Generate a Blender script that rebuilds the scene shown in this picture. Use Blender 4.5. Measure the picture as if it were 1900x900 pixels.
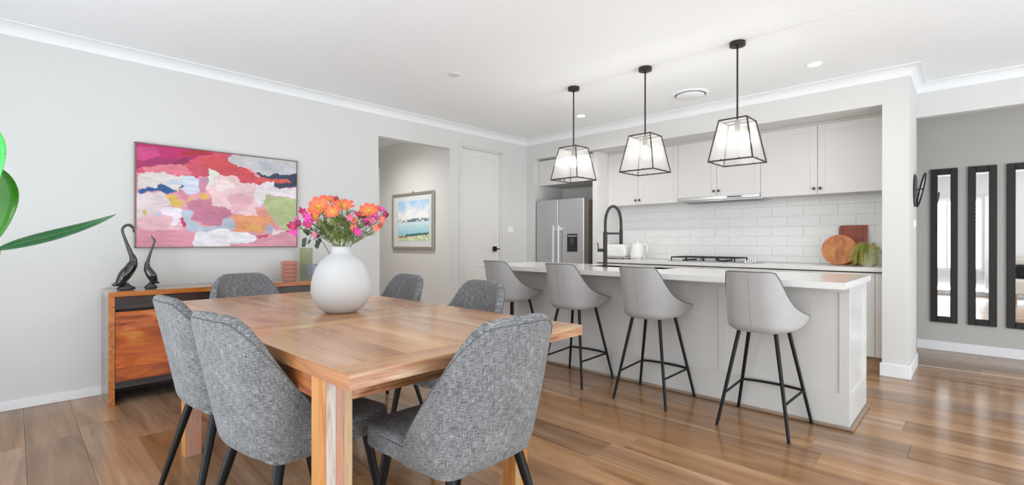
import bpy, bmesh, math, random
import numpy as np
from mathutils import Vector, Matrix

for o in list(bpy.data.objects):
    bpy.data.objects.remove(o)
scene = bpy.context.scene
COL = scene.collection
PI = math.pi
rnd = random.Random(7)

# ------------------------------------------------------------ camera
cam = bpy.data.cameras.new('camera')
cam.sensor_width = 36.0
cam.lens = 890.1 / 1900 * 36.0
cam.shift_y = -0.9 / 1900
cam.clip_start = 0.02
camo = bpy.data.objects.new('camera', cam)
COL.objects.link(camo)
camo.matrix_world = Matrix.Translation((0, 0, 1.17)) @ Matrix.Rotation(0.767, 4, 'Z') @ Matrix.Rotation(PI / 2, 4, 'X') @ Matrix.Rotation(0.0014, 4, 'Z')
scene.camera = camo
scene.view_settings.view_transform = 'Standard'
scene.view_settings.look = 'None'
scene.view_settings.gamma = 1
scene.view_settings.use_curve_mapping = False
scene.view_settings.exposure = 0.06

# ------------------------------------------------------------ world and daylight
world = bpy.data.worlds.new('sky')
scene.world = world
world.use_nodes = True
bg = world.node_tree.nodes['Background']
bg.inputs[0].default_value = (0.86, 0.93, 1.0, 1)
bg.inputs[1].default_value = 1.6


def area(name, loc, rot, sx, sy, power, col=(1, 1, 1)):
    l = bpy.data.lights.new(name, 'AREA')
    l.shape = 'RECTANGLE'
    l.size = sx
    l.size_y = sy
    l.energy = power
    l.color = col
    o = bpy.data.objects.new(name, l)
    COL.objects.link(o)
    o.location = loc
    o.rotation_euler = rot
    return o


# added lamp standing for daylight at the invented doors on the right
area('added_right_daylight', (3.52, 2.4, 1.25), (0, PI / 2, 0), 2.1, 5.4, 52, (0.88, 0.945, 1.0))
# added upward fill lamps that brighten the ceiling, as if from paving outside
area('ceiling_fill_right', (3.60, 2.4, 0.35), (0, math.radians(138), 0), 0.9, 5.4, 150, (0.80, 0.91, 1.0))
area('ceiling_fill_rear', (-1.0, -1.05, 0.30), (math.radians(145), 0, 0), 3.8, 0.7, 96, (0.78, 0.90, 1.0))  # second upward fill, added for the middle and left of the ceiling
area('daylight_rear_window', (-0.45, -0.98, 1.35), (PI / 2, 0, 0), 1.15, 1.5, 40, (0.94, 0.97, 1.0))
area('rear_right_fill', (1.9, -0.98, 1.25), (PI / 2, 0, 0), 1.7, 2.1, 16, (0.90, 0.95, 1.0))  # added fill lamp at made-up doors behind the camera
area('rear_left_fill', (-3.0, -0.98, 1.25), (math.radians(97), 0, 0), 2.3, 2.1, 6, (0.92, 0.96, 1.0))  # weak fill lamp added for the left side, its doors are invented


# ------------------------------------------------------------ helpers
def srgb(r, g, b):
    def f(c):
        c /= 255.0
        return c / 12.92 if c <= 0.04045 else ((c + 0.055) / 1.055) ** 2.4
    return (f(r), f(g), f(b), 1.0)


ROOT = {}


def obj(name, bm, mat, parent=None, smooth=False, auto=None, uv=False):
    """link a bmesh (in world coordinates, or in the coordinates of its root) as one object"""
    me = bpy.data.meshes.new(name)
    r = ROOT.get(parent.name) if parent else None
    if r is not None and r != Vector((0, 0, 0)):
        bmesh.ops.translate(bm, verts=bm.verts, vec=-r)
    bm.normal_update()
    bm.to_mesh(me)
    bm.free()
    if isinstance(mat, (list, tuple)):
        for m in mat:
            me.materials.append(m)
    elif mat:
        me.materials.append(mat)
    if smooth:
        for p in me.polygons:
            p.use_smooth = True
        if auto:
            try:
                me.set_sharp_from_angle(angle=math.radians(auto))
            except Exception:
                pass
    if uv:
        box_uv(me)
    o = bpy.data.objects.new(name, me)
    COL.objects.link(o)
    if parent:
        o.parent = parent
        ROOT[o.name] = r if r is not None else Vector((0, 0, 0))
    return o


def box_uv(me):
    l = me.uv_layers.new(name='UVMap') if not me.uv_layers else me.uv_layers[0]
    for p in me.polygons:
        n = p.normal
        ax = max(range(3), key=lambda i: abs(n[i]))
        for li in p.loop_indices:
            c = me.vertices[me.loops[li].vertex_index].co
            l.data[li].uv = {0: (c.y, c.z), 1: (c.x, c.z), 2: (c.x, c.y)}[ax]


def empty(name, loc=(0, 0, 0), rz=0.0, world_parts=False):
    o = bpy.data.objects.new(name, None)
    COL.objects.link(o)
    o.empty_display_size = 0.1
    o.location = loc
    o.rotation_euler = (0, 0, rz)
    ROOT[o.name] = Vector(loc) if world_parts else Vector((0, 0, 0))
    return o


def tag(o, label, cat, group=None):
    o['label'] = label
    o['category'] = cat
    if group:
        o['group'] = group
    return o


def struct(o, label=None, cat=None):
    o['kind'] = 'structure'
    if label:
        o['label'] = label
    if cat:
        o['category'] = cat
    return o


def thing(name, loc, label, cat, group=None, rz=0.0, world_parts=True):
    return tag(empty(name, loc, rz, world_parts), label, cat, group)


def copy_tree(o, parent=None):
    c = o.copy()
    COL.objects.link(c)
    if parent:
        c.parent = parent
    for ch in [x for x in o.children]:
        copy_tree(ch, c)
    return c


def B():
    return bmesh.new()


def box(bm, x0, x1, y0, y1, z0, z1, bev=0.0, seg=1):
    vs = [bm.verts.new((x, y, z)) for x in (x0, x1) for y in (y0, y1) for z in (z0, z1)]
    fs = [(0, 1, 3, 2), (4, 6, 7, 5), (0, 4, 5, 1), (2, 3, 7, 6), (0, 2, 6, 4), (1, 5, 7, 3)]
    faces = [bm.faces.new([vs[i] for i in f]) for f in fs]
    if bev > 0:
        es = list({e for f in faces for e in f.edges})
        bmesh.ops.bevel(bm, geom=es, offset=bev, segments=seg, affect='EDGES', profile=0.5)
    return vs


def frame_of(d):
    d = Vector(d).normalized()
    up = Vector((0, 0, 1)) if abs(d.z) < 0.95 else Vector((1, 0, 0))
    a = d.cross(up).normalized()
    b = d.cross(a).normalized()
    return a, b


def tube(bm, pts, rad, n=10, cap=True, flat=None):
    """sweep a circle along pts; rad is a number or a list; flat=(sa,sb) scales the two section axes"""
    pts = [Vector(p) for p in pts]
    if not isinstance(rad, (list, tuple)):
        rad = [rad] * len(pts)
    rings = []
    a = b = None
    for i, p in enumerate(pts):
        d = (pts[min(i + 1, len(pts) - 1)] - pts[max(i - 1, 0)]).normalized()
        if a is None:
            a, b = frame_of(d)
        else:
            a = (a - d * a.dot(d)).normalized()
            b = d.cross(a).normalized()
        sa, sb = flat if flat else (1, 1)
        rings.append([bm.verts.new(p + (a * math.cos(2 * PI * k / n) * sa + b * math.sin(2 * PI * k / n) * sb) * rad[i]) for k in range(n)])
    for i in range(len(rings) - 1):
        for k in range(n):
            bm.faces.new((rings[i][k], rings[i + 1][k], rings[i + 1][(k + 1) % n], rings[i][(k + 1) % n]))
    if cap:
        bm.faces.new(rings[0])
        bm.faces.new(list(reversed(rings[-1])))
    return rings


def lathe(bm, prof, c=(0, 0, 0), n=32, cap_top=False, cap_bot=True):
    c = Vector(c)
    rings = []
    for r, z in prof:
        rings.append([bm.verts.new(c + Vector((r * math.cos(2 * PI * k / n), r * math.sin(2 * PI * k / n), z))) for k in range(n)])
    for i in range(len(rings) - 1):
        for k in range(n):
            bm.faces.new((rings[i][k], rings[i][(k + 1) % n], rings[i + 1][(k + 1) % n], rings[i + 1][k]))
    if cap_bot:
        bm.faces.new(list(reversed(rings[0])))
    if cap_top:
        bm.faces.new(rings[-1])
    return rings


def bez(p0, p1, p2, p3, n):
    out = []
    for i in range(n + 1):
        t = i / n
        s = 1 - t
        out.append(Vector(p0) * s ** 3 + Vector(p1) * 3 * s * s * t + Vector(p2) * 3 * s * t * t + Vector(p3) * t ** 3)
    return out


def shaker(bm, x0, x1, z0, z1, y, th=0.02, fr=0.07, rec=0.007, b=0.0012):
    """shaker front facing -Y whose face lies at y"""
    box(bm, x0, x0 + fr, y, y + th, z0, z1, b)
    box(bm, x1 - fr, x1, y, y + th, z0, z1, b)
    box(bm, x0 + fr, x1 - fr, y, y + th, z0, z0 + fr, b)
    box(bm, x0 + fr, x1 - fr, y, y + th, z1 - fr, z1, b)
    box(bm, x0 + fr, x1 - fr, y + rec, y + th, z0 + fr, z1 - fr)


# ------------------------------------------------------------ materials
def new_mat(name):
    m = bpy.data.materials.new(name)
    m.use_nodes = True
    return m, m.node_tree, m.node_tree.nodes['Principled BSDF']


def node(nt, typ, **kw):
    n = nt.nodes.new(typ)
    for k, v in kw.items():
        if k.startswith('i_'):
            n.inputs[k[2:]].default_value = v
        else:
            setattr(n, k, v)
    return n


def ramp(nt, fac, stops):
    r = nt.nodes.new('ShaderNodeValToRGB')
    e = r.color_ramp.elements
    while len(e) > 1:
        e.remove(e[-1])
    e[0].position = stops[0][0]
    e[0].color = stops[0][1]
    for p, c in stops[1:]:
        x = e.new(p)
        x.color = c
    nt.links.new(fac, r.inputs[0])
    return r.outputs[0]


def plain(name, col, rough=0.5, metal=0.0, spec=0.5, bump=0.0, bscale=200.0, var=0.0, coat=0.0):
    m, nt, p = new_mat(name)
    p.inputs['Base Color'].default_value = col
    p.inputs['Roughness'].default_value = rough
    p.inputs['Metallic'].default_value = metal
    p.inputs['Specular IOR Level'].default_value = spec
    if coat:
        p.inputs['Coat Weight'].default_value = coat
        p.inputs['Coat Roughness'].default_value = 0.08
    tc = node(nt, 'ShaderNodeTexCoord')
    if bump > 0:
        n = node(nt, 'ShaderNodeTexNoise', i_Scale=bscale)
        n.inputs['Detail'].default_value = 4
        nt.links.new(tc.outputs['Object'], n.inputs['Vector'])
        b = node(nt, 'ShaderNodeBump', i_Strength=bump, i_Distance=0.002)
        nt.links.new(n.outputs[0], b.inputs['Height'])
        nt.links.new(b.outputs[0], p.inputs['Normal'])
    if var > 0:
        n = node(nt, 'ShaderNodeTexNoise', i_Scale=3.0)
        n.inputs['Detail'].default_value = 6
        nt.links.new(tc.outputs['Object'], n.inputs['Vector'])
        c2 = tuple(max(0, c * (1 - var)) for c in col[:3]) + (1,)
        c3 = tuple(min(1, c * (1 + var)) for c in col[:3]) + (1,)
        nt.links.new(ramp(nt, n.outputs[0], [(0.3, c2), (0.7, c3)]), p.inputs['Base Color'])
    return m


def wood(name, cols, axis='X', along=1.2, across=11.0, rough=0.35, hv=0.12, fine=0.25, coat=0.0, bump=0.15, dist=2.0, spec=0.5):
    m, nt, p = new_mat(name)
    L = nt.links.new
    tc = node(nt, 'ShaderNodeTexCoord')
    oi = node(nt, 'ShaderNodeObjectInfo')
    mul = node(nt, 'ShaderNodeMath', operation='MULTIPLY')
    mul.inputs[1].default_value = 37.0
    L(oi.outputs['Random'], mul.inputs[0])
    add = node(nt, 'ShaderNodeVectorMath', operation='ADD')
    L(tc.outputs['Object'], add.inputs[0])
    L(mul.outputs[0], add.inputs[1])
    mp = node(nt, 'ShaderNodeMapping')
    s = [across] * 3
    s['XYZ'.index(axis)] = along
    mp.inputs['Scale'].default_value = s
    L(add.outputs[0], mp.inputs['Vector'])
    n1 = node(nt, 'ShaderNodeTexNoise', i_Scale=1.0)
    n1.inputs['Detail'].default_value = 5
    n1.inputs['Distortion'].default_value = dist
    L(mp.outputs[0], n1.inputs['Vector'])
    mp2 = node(nt, 'ShaderNodeMapping')
    s2 = [across * 14] * 3
    s2['XYZ'.index(axis)] = along * 3
    mp2.inputs['Scale'].default_value = s2
    L(add.outputs[0], mp2.inputs['Vector'])
    n2 = node(nt, 'ShaderNodeTexNoise', i_Scale=1.0)
    n2.inputs['Detail'].default_value = 3
    L(mp2.outputs[0], n2.inputs['Vector'])
    k = len(cols)
    col = ramp(nt, n1.outputs[0], [(0.28 + 0.44 * i / (k - 1), c) for i, c in enumerate(cols)])
    f = ramp(nt, n2.outputs[0], [(0.3, (1 - fine,) * 3 + (1,)), (0.65, (1, 1, 1, 1))])
    mx = node(nt, 'ShaderNodeMix', data_type='RGBA', blend_type='MULTIPLY')
    mx.inputs['Factor'].default_value = 1.0
    L(col, mx.inputs[6])
    L(f, mx.inputs[7])
    hsv = node(nt, 'ShaderNodeHueSaturation')
    mr = node(nt, 'ShaderNodeMapRange')
    mr.inputs['To Min'].default_value = 1 - hv
    mr.inputs['To Max'].default_value = 1 + hv
    L(oi.outputs['Random'], mr.inputs['Value'])
    L(mr.outputs[0], hsv.inputs['Value'])
    mr2 = node(nt, 'ShaderNodeMapRange')
    mr2.inputs['To Min'].default_value = 1.0 + hv * 0.5
    mr2.inputs['To Max'].default_value = 1.0 - hv * 0.5
    m3 = node(nt, 'ShaderNodeMath', operation='FRACT')
    m4 = node(nt, 'ShaderNodeMath', operation='MULTIPLY')
    m4.inputs[1].default_value = 7.3
    L(oi.outputs['Random'], m4.inputs[0])
    L(m4.outputs[0], m3.inputs[0])
    L(m3.outputs[0], mr2.inputs['Value'])
    L(mr2.outputs[0], hsv.inputs['Saturation'])
    L(mx.outputs[2], hsv.inputs['Color'])
    L(hsv.outputs[0], p.inputs['Base Color'])
    p.inputs['Roughness'].default_value = rough
    p.inputs['Specular IOR Level'].default_value = spec
    if coat:
        p.inputs['Coat Weight'].default_value = coat
        p.inputs['Coat Roughness'].default_value = 0.12
    if bump:
        b = node(nt, 'ShaderNodeBump', i_Strength=bump, i_Distance=0.001)
        L(n2.outputs[0], b.inputs['Height'])
        L(b.outputs[0], p.inputs['Normal'])
    return m


def weave(name, dark, mid, light, su=330.0, sl=26.0, contrast=1.0, bump=0.5, rough=0.95, blotch=0.15):
    m, nt, p = new_mat(name)
    L = nt.links.new
    tc = node(nt, 'ShaderNodeTexCoord')

    def strands(sx, sy):
        mp = node(nt, 'ShaderNodeMapping')
        mp.inputs['Scale'].default_value = (sx, sy, 1)
        L(tc.outputs['UV'], mp.inputs['Vector'])
        n = node(nt, 'ShaderNodeTexNoise', i_Scale=1.0, noise_dimensions='2D')
        n.inputs['Detail'].default_value = 2
        L(mp.outputs[0], n.inputs['Vector'])
        return n.outputs[0]
    a = strands(su, sl)
    b = strands(sl, su)
    c = strands(su * 1.1, su * 1.1)
    d = strands(7, 9)
    s1 = node(nt, 'ShaderNodeMath', operation='ADD')
    L(a, s1.inputs[0])
    L(b, s1.inputs[1])
    s2 = node(nt, 'ShaderNodeMath', operation='MULTIPLY_ADD')
    s2.inputs[1].default_value = 1.2
    L(c, s2.inputs[0])
    L(s1.outputs[0], s2.inputs[2])
    s3 = node(nt, 'ShaderNodeMath', operation='MULTIPLY_ADD')
    s3.inputs[1].default_value = blotch * 4
    L(d, s3.inputs[0])
    L(s2.outputs[0], s3.inputs[2])
    s4 = node(nt, 'ShaderNodeMath', operation='DIVIDE')
    s4.inputs[1].default_value = 3.2 + blotch * 4
    L(s3.outputs[0], s4.inputs[0])
    w = 0.085 / contrast
    L(ramp(nt, s4.outputs[0], [(0.5 - w, dark), (0.5, mid), (0.5 + w, light)]), p.inputs['Base Color'])
    p.inputs['Roughness'].default_value = rough
    p.inputs['Specular IOR Level'].default_value = 0.15
    p.inputs['Sheen Weight'].default_value = 0.15
    bp = node(nt, 'ShaderNodeBump', i_Strength=bump, i_Distance=0.0015)
    L(s2.outputs[0], bp.inputs['Height'])
    L(bp.outputs[0], p.inputs['Normal'])
    return m


def emis(name, col, s):
    m, nt, p = new_mat(name)
    p.inputs['Base Color'].default_value = col
    p.inputs['Emission Color'].default_value = col
    p.inputs['Emission Strength'].default_value = s
    return m


def clear_glass(name, tint=(1, 1, 1, 1), gloss=0.10, rough=0.03, haze=0.0):
    m, nt, p = new_mat(name)
    nt.nodes.remove(p)
    out = nt.nodes['Material Output']
    t = node(nt, 'ShaderNodeBsdfTransparent')
    t.inputs[0].default_value = tint
    g = node(nt, 'ShaderNodeBsdfGlossy')
    g.inputs['Roughness'].default_value = rough
    g.inputs[0].default_value = (1, 1, 1, 1)
    fr = node(nt, 'ShaderNodeFresnel')
    fr.inputs['IOR'].default_value = 1.45
    ge = node(nt, 'ShaderNodeNewGeometry')
    mr = node(nt, 'ShaderNodeMapRange')       # same reflectance from either side of the thin pane
    mr.inputs['To Min'].default_value = 1.45
    mr.inputs['To Max'].default_value = 1 / 1.45
    nt.links.new(ge.outputs['Backfacing'], mr.inputs['Value'])
    nt.links.new(mr.outputs[0], fr.inputs['IOR'])
    ad = node(nt, 'ShaderNodeMath', operation='ADD')
    ad.inputs[1].default_value = gloss
    nt.links.new(fr.outputs[0], ad.inputs[0])
    mx = node(nt, 'ShaderNodeMixShader')
    nt.links.new(ad.outputs[0], mx.inputs[0])
    nt.links.new(t.outputs[0], mx.inputs[1])
    nt.links.new(g.outputs[0], mx.inputs[2])
    if haze > 0:
        tr = node(nt, 'ShaderNodeBsdfTranslucent')
        df = node(nt, 'ShaderNodeBsdfDiffuse')
        m3 = node(nt, 'ShaderNodeMixShader')
        nt.links.new(tr.outputs[0], m3.inputs[1])
        nt.links.new(df.outputs[0], m3.inputs[2])
        m4 = node(nt, 'ShaderNodeMixShader')
        m4.inputs[0].default_value = haze
        nt.links.new(mx.outputs[0], m4.inputs[1])
        nt.links.new(m3.outputs[0], m4.inputs[2])
        nt.links.new(m4.outputs[0], out.inputs[0])
        return m
    nt.links.new(mx.outputs[0], out.inputs[0])
    return m


M = {}
M['wall'] = plain('painted_wall_warm_white', srgb(218, 217, 214), 0.85, bump=0.08, bscale=350)
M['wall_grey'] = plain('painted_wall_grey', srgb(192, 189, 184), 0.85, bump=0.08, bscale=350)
M['ceiling'] = plain('painted_ceiling_white', srgb(247, 249, 250), 0.8, bump=0.05, bscale=300)
M['trimwhite'] = plain('gloss_trim_white', srgb(238, 239, 240), 0.45)
M['doorwhite'] = plain('door_paint', srgb(228, 226, 222), 0.45)
M['cab'] = plain('cabinet_paint_light_grey', srgb(222, 219, 215), 0.4)
M['island'] = plain('island_paint_grey', srgb(206, 204, 200), 0.42)
M['island_gloss'] = plain('island_end_paint', srgb(212, 212, 210), 0.16)
M['kick'] = plain('kickboard_tan', srgb(196, 164, 132), 0.4)
M['gap'] = plain('shadow_gap_dark', srgb(60, 56, 52), 0.8)
M['tile'] = plain('glazed_white_tile', srgb(240, 240, 238), 0.22)
M['grout'] = plain('grout_light_grey', srgb(228, 227, 224), 0.9)
M['steel'] = plain('brushed_steel', srgb(196, 196, 198), 0.3, metal=0.85, bump=0.05, bscale=90)
M['steel_dark'] = plain('dark_steel_side', srgb(140, 130, 120), 0.45, metal=0.25)
M['handle'] = plain('satin_handle', srgb(228, 228, 228), 0.3, metal=0.4)
M['chrome'] = plain('chrome', srgb(225, 225, 228), 0.08, metal=1.0)
M['black'] = plain('black_metal', srgb(14, 13, 13), 0.5, spec=0.3)
M['blackmatte'] = plain('matte_black_tap', srgb(48, 47, 46), 0.45, metal=0.3)
M['bronze'] = plain('dark_bronze_lamp_frame', srgb(58, 50, 44), 0.4, metal=0.6)
M['panelblack'] = plain('black_plastic', srgb(32, 32, 34), 0.3)
M['iron'] = plain('cast_iron', srgb(34, 33, 33), 0.6)
M['whiteenamel'] = plain('white_enamel', srgb(240, 240, 238), 0.15, coat=0.4)
M['switch'] = plain('white_plastic', srgb(244, 244, 242), 0.3)
M['knob'] = plain('bronze_knob', srgb(92, 78, 62), 0.35, metal=0.7)
M['mirror'] = plain('mirror_silver', (0.92, 0.93, 0.94, 1), 0.015, metal=1.0)
M['darkframe'] = wood('dark_mirror_frame', [srgb(22, 16, 17), srgb(30, 23, 24), srgb(38, 30, 30)], 'Z', 2, 40, 0.5, 0.05)
M['ceramic'] = plain('matte_white_ceramic', srgb(204, 204, 203), 0.85, bump=0.12, bscale=60)
M['blackglaze'] = plain('black_glaze', srgb(14, 14, 15), 0.06, coat=1.0)
M['lampglass'] = clear_glass('lamp_clear_glass', (0.96, 0.965, 0.965, 1), 0.05, 0.06, 0.085)
M['picglass'] = clear_glass('picture_glass', (1, 1, 1, 1), 0.0, 0.02)
M['bulb'] = emis('lit_bulb', (1.0, 0.96, 0.90, 1), 105)
M['lamp_on'] = emis('lit_downlight', (1.0, 0.98, 0.95, 1), 14)
M['lamp_off'] = plain('downlight_off', srgb(215, 215, 214), 0.4)
M['champagne'] = plain('champagne_picture_frame', srgb(176, 168, 154), 0.35, metal=0.5)
M['thinframe'] = plain('thin_brown_frame', srgb(126, 104, 92), 0.4, metal=0.3)
M['mat_board'] = plain('mat_board', srgb(226, 229, 228), 0.9)
M['stem'] = plain('flower_stem_green', srgb(124, 140, 62), 0.6, var=0.25)
M['stem2'] = plain('darker_stem_green', srgb(98, 116, 64), 0.6, var=0.25)
M['darkleaf'] = plain('dark_leaf', srgb(52, 66, 52), 0.55, var=0.3)
M['yellow'] = plain('pollen_yellow', srgb(228, 178, 60), 0.8)
M['mag'] = plain('magenta_petal', srgb(214, 60, 158), 0.6, var=0.2)
M['mag2'] = plain('deep_pink_petal', srgb(188, 34, 100), 0.6, var=0.2)
M['pink'] = plain('soft_pink_petal', srgb(222, 110, 150), 0.6, var=0.2)
M['coral'] = plain('coral_petal', srgb(230, 120, 100), 0.6, var=0.2)
M['sofa'] = plain('cream_upholstery', srgb(205, 196, 184), 0.9, bump=0.2)
M['beanplant'] = plain('trailing_foliage', srgb(182, 186, 92), 0.6, var=0.35)
M['potgrey'] = plain('off_white_pot', srgb(222, 214, 202), 0.6)
M['clockdark'] = plain('clock_dark_metal', srgb(62, 62, 62), 0.35, metal=0.5)
M['skirt'] = wood('island_base_trim', [srgb(120, 98, 82), srgb(158, 134, 114), srgb(176, 152, 132)], 'X', 2, 60, 0.4, 0.03)

wood_floor_cols = [srgb(128, 95, 68), srgb(154, 117, 86), srgb(172, 134, 100), srgb(190, 153, 117)]
M['floor'] = wood('floor_plank_wood', wood_floor_cols, 'X', 0.75, 7.5, 0.19, 0.26, 0.14, bump=0.02, dist=1.2)
M['floor_under'] = plain('floor_joint', srgb(70, 54, 42), 0.8)
M['strip'] = plain('threshold_strip', srgb(206, 186, 168), 0.35, metal=0.3)
tcols = [srgb(158, 106, 68), srgb(190, 134, 90), srgb(204, 154, 108), srgb(212, 170, 122)]
M['tableX'] = wood('table_wood_grain_x', tcols, 'X', 1.3, 9, 0.24, 0.13, 0.10, coat=0.3, bump=0.03, dist=0.45)
M['tableY'] = wood('table_wood_grain_y', tcols, 'Y', 1.3, 9, 0.24, 0.13, 0.10, coat=0.3, bump=0.03, dist=0.45)
M['tabledark'] = wood('table_apron_wood', [srgb(120, 62, 30), srgb(170, 98, 50), srgb(192, 124, 66)], 'X', 2.0, 12, 0.3, 0.08, 0.25)
M['edgeX'] = wood('table_long_edge', [srgb(150, 92, 52), srgb(188, 126, 78), srgb(200, 142, 92)], 'X', 1.5, 16, 0.3, 0.05, 0.15)
M['tableend'] = wood('table_end_grain_strip', [srgb(138, 88, 58), srgb(186, 132, 92), srgb(206, 176, 146)], 'Y', 3.0, 22, 0.35, 0.1, 0.3)
M['legA'] = wood('leg_orange_wood', [srgb(170, 104, 50), srgb(206, 142, 78), srgb(214, 158, 96)], 'Z', 1.6, 18, 0.35, 0.04, 0.15)
M['legB'] = wood('leg_pale_wood', [srgb(170, 148, 132), srgb(208, 194, 182), srgb(218, 208, 200)], 'Z', 3, 40, 0.4, 0.04, 0.3)
M['legC'] = wood('leg_pinkish_wood', [srgb(150, 96, 76), srgb(190, 144, 122), srgb(196, 126, 88)], 'Z', 2.4, 16, 0.35, 0.04, 0.2)
M['legD'] = wood('leg_tan_wood', [srgb(160, 128, 92), srgb(196, 166, 128), srgb(202, 176, 142)], 'Z', 2, 30, 0.35, 0.04, 0.2)
M['sbframe'] = wood('sideboard_orange_edge', [srgb(160, 84, 32), srgb(200, 118, 54), srgb(214, 140, 70)], 'Y', 2, 20, 0.3, 0.06, 0.25)
M['sbframeZ'] = wood('sideboard_orange_edge_vertical', [srgb(160, 84, 32), srgb(200, 118, 54), srgb(214, 140, 70)], 'Z', 18, 14, 0.3, 0.04, 0.2)
M['sbfront'] = wood('sideboard_front_wood', [srgb(96, 48, 26), srgb(176, 84, 38), srgb(208, 110, 52), srgb(218, 146, 84)], 'Y', 2.0, 9, 0.3, 0.14, 0.25)
M['sbdark'] = wood('sideboard_dark_drawer', [srgb(40, 28, 26), srgb(66, 50, 46), srgb(84, 66, 62)], 'Y', 1.5, 18, 0.35, 0.06, 0.3)
M['sbtop'] = wood('sideboard_top', [srgb(156, 128, 104), srgb(184, 158, 134), srgb(196, 172, 150)], 'Y', 1.4, 14, 0.22, 0.04, 0.12, coat=0.6)  # paler, greyer wood colour carries the reflected light on the top
M['sbside'] = wood('sideboard_end_panel', [srgb(132, 116, 102), srgb(164, 150, 138), srgb(174, 160, 150)], 'Z', 1.4, 14, 0.3, 0.05, 0.2, coat=0.4)  # grey in the wood colour stands in for the reflection on the ends
M['boardwood'] = wood('round_board_wood', [srgb(150, 80, 40), srgb(204, 126, 66), srgb(222, 156, 96)], 'Z', 5, 9, 0.4, 0.02, 0.15)
M['redwood'] = wood('red_brown_board', [srgb(118, 46, 26), srgb(150, 64, 38), srgb(164, 78, 48)], 'X', 3, 30, 0.4, 0.02, 0.15)

M['chair'] = weave('charcoal_tweed', srgb(66, 66, 67), srgb(112, 112, 113), srgb(172, 172, 173), 500, 34, 0.8, 0.4, blotch=0.06)
M['stool'] = weave('light_grey_suede_fabric', srgb(160, 158, 157), srgb(173, 171, 170), srgb(186, 184, 182), 420, 120, 0.5, 0.12, blotch=0.1)
M['seamgrey'] = plain('pale_grey_seam', srgb(152, 150, 148), 0.9)
M['piping'] = plain('grey_piping', srgb(104, 102, 101), 0.8)
M['seam'] = plain('charcoal_seam', srgb(92, 94, 96), 0.9)


def stone_mat():
    m, nt, p = new_mat('engineered_stone_white')
    tc = node(nt, 'ShaderNodeTexCoord')
    n = node(nt, 'ShaderNodeTexNoise', i_Scale=140.0)
    n.inputs['Detail'].default_value = 8
    nt.links.new(tc.outputs['Object'], n.inputs['Vector'])
    nt.links.new(ramp(nt, n.outputs[0], [(0.35, srgb(224, 222, 219)), (0.5, srgb(231, 230, 227)), (0.7, srgb(236, 235, 233))]), p.inputs['Base Color'])
    p.inputs['Roughness'].default_value = 0.14
    return m


M['stone'] = stone_mat()


def vcol_mat(name, rough=0.6, bump=0.0):
    m, nt, p = new_mat(name)
    a = node(nt, 'ShaderNodeVertexColor', layer_name='paint')
    nt.links.new(a.outputs[0], p.inputs['Base Color'])
    p.inputs['Roughness'].default_value = rough
    return m


M['paint'] = vcol_mat('oil_paint', 0.5)
M['watercolour'] = vcol_mat('watercolour', 0.8)


def petal_mat():
    m, nt, p = new_mat('orange_petal')
    at = node(nt, 'ShaderNodeTexCoord')
    sp = node(nt, 'ShaderNodeSeparateXYZ')
    nt.links.new(at.outputs['UV'], sp.inputs[0])
    nt.links.new(ramp(nt, sp.outputs[0], [(0.0, srgb(232, 172, 64)), (0.22, srgb(238, 146, 92)), (0.6, srgb(238, 116, 76)), (1.0, srgb(224, 84, 70))]), p.inputs['Base Color'])
    p.inputs['Roughness'].default_value = 0.6
    p.inputs['Subsurface Weight'].default_value = 0.0
    return m


M['petal'] = petal_mat()


def leaf_mat(name, c1, c2):
    m, nt, p = new_mat(name)
    tc = node(nt, 'ShaderNodeTexCoord')
    mp = node(nt, 'ShaderNodeMapping')
    mp.inputs['Scale'].default_value = (60, 3, 1)
    nt.links.new(tc.outputs['UV'], mp.inputs['Vector'])
    n = node(nt, 'ShaderNodeTexNoise', i_Scale=1.0)
    nt.links.new(mp.outputs[0], n.inputs['Vector'])
    nt.links.new(ramp(nt, n.outputs[0], [(0.35, c1), (0.65, c2)]), p.inputs['Base Color'])
    p.inputs['Roughness'].default_value = 0.3
    return m


M['bigleaf'] = leaf_mat('glossy_green_leaf', srgb(44, 108, 18), srgb(56, 124, 24))
M['bigleaf2'] = leaf_mat('bright_green_leaf', srgb(40, 170, 60), srgb(70, 200, 90))
M['bigleaf3'] = leaf_mat('blue_green_leaf', srgb(38, 92, 52), srgb(52, 106, 62))


def tinted_glass(name, col, rough=0.05, mixw=0.55):
    m, nt, p = new_mat(name)
    out = nt.nodes['Material Output']
    p.inputs['Base Color'].default_value = col
    p.inputs['Roughness'].default_value = rough
    t = node(nt, 'ShaderNodeBsdfTransparent')
    t.inputs[0].default_value = tuple(0.78 + 0.22 * c for c in col[:3]) + (1,)
    mx = node(nt, 'ShaderNodeMixShader')
    mx.inputs[0].default_value = mixw
    nt.links.new(t.outputs[0], mx.inputs[1])
    nt.links.new(p.outputs[0], mx.inputs[2])
    nt.links.new(mx.outputs[0], out.inputs[0])
    return m


M['gpink'] = tinted_glass('pink_glass', srgb(226, 160, 140), 0.03, 0.34)
M['ggreen'] = tinted_glass('olive_glass', srgb(190, 196, 150), 0.03, 0.22)
M['ggrey'] = tinted_glass('smoky_glass', srgb(172, 184, 192), 0.06, 0.26)

# ------------------------------------------------------------ room shell
XL, YK, ZC = -4.81, 5.30, 2.677     # left wall face, kitchen bulkhead face, ceiling
ZS = 2.385                           # kitchen niche soffit
XP0, XP1 = -0.585, -0.402            # pier beside the kitchen
YB = 6.0                             # kitchen back wall face
YH = 6.99                            # hall back wall face
XR, YR = 3.4, -0.85                  # right wall face and rear wall face (behind the camera)

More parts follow.
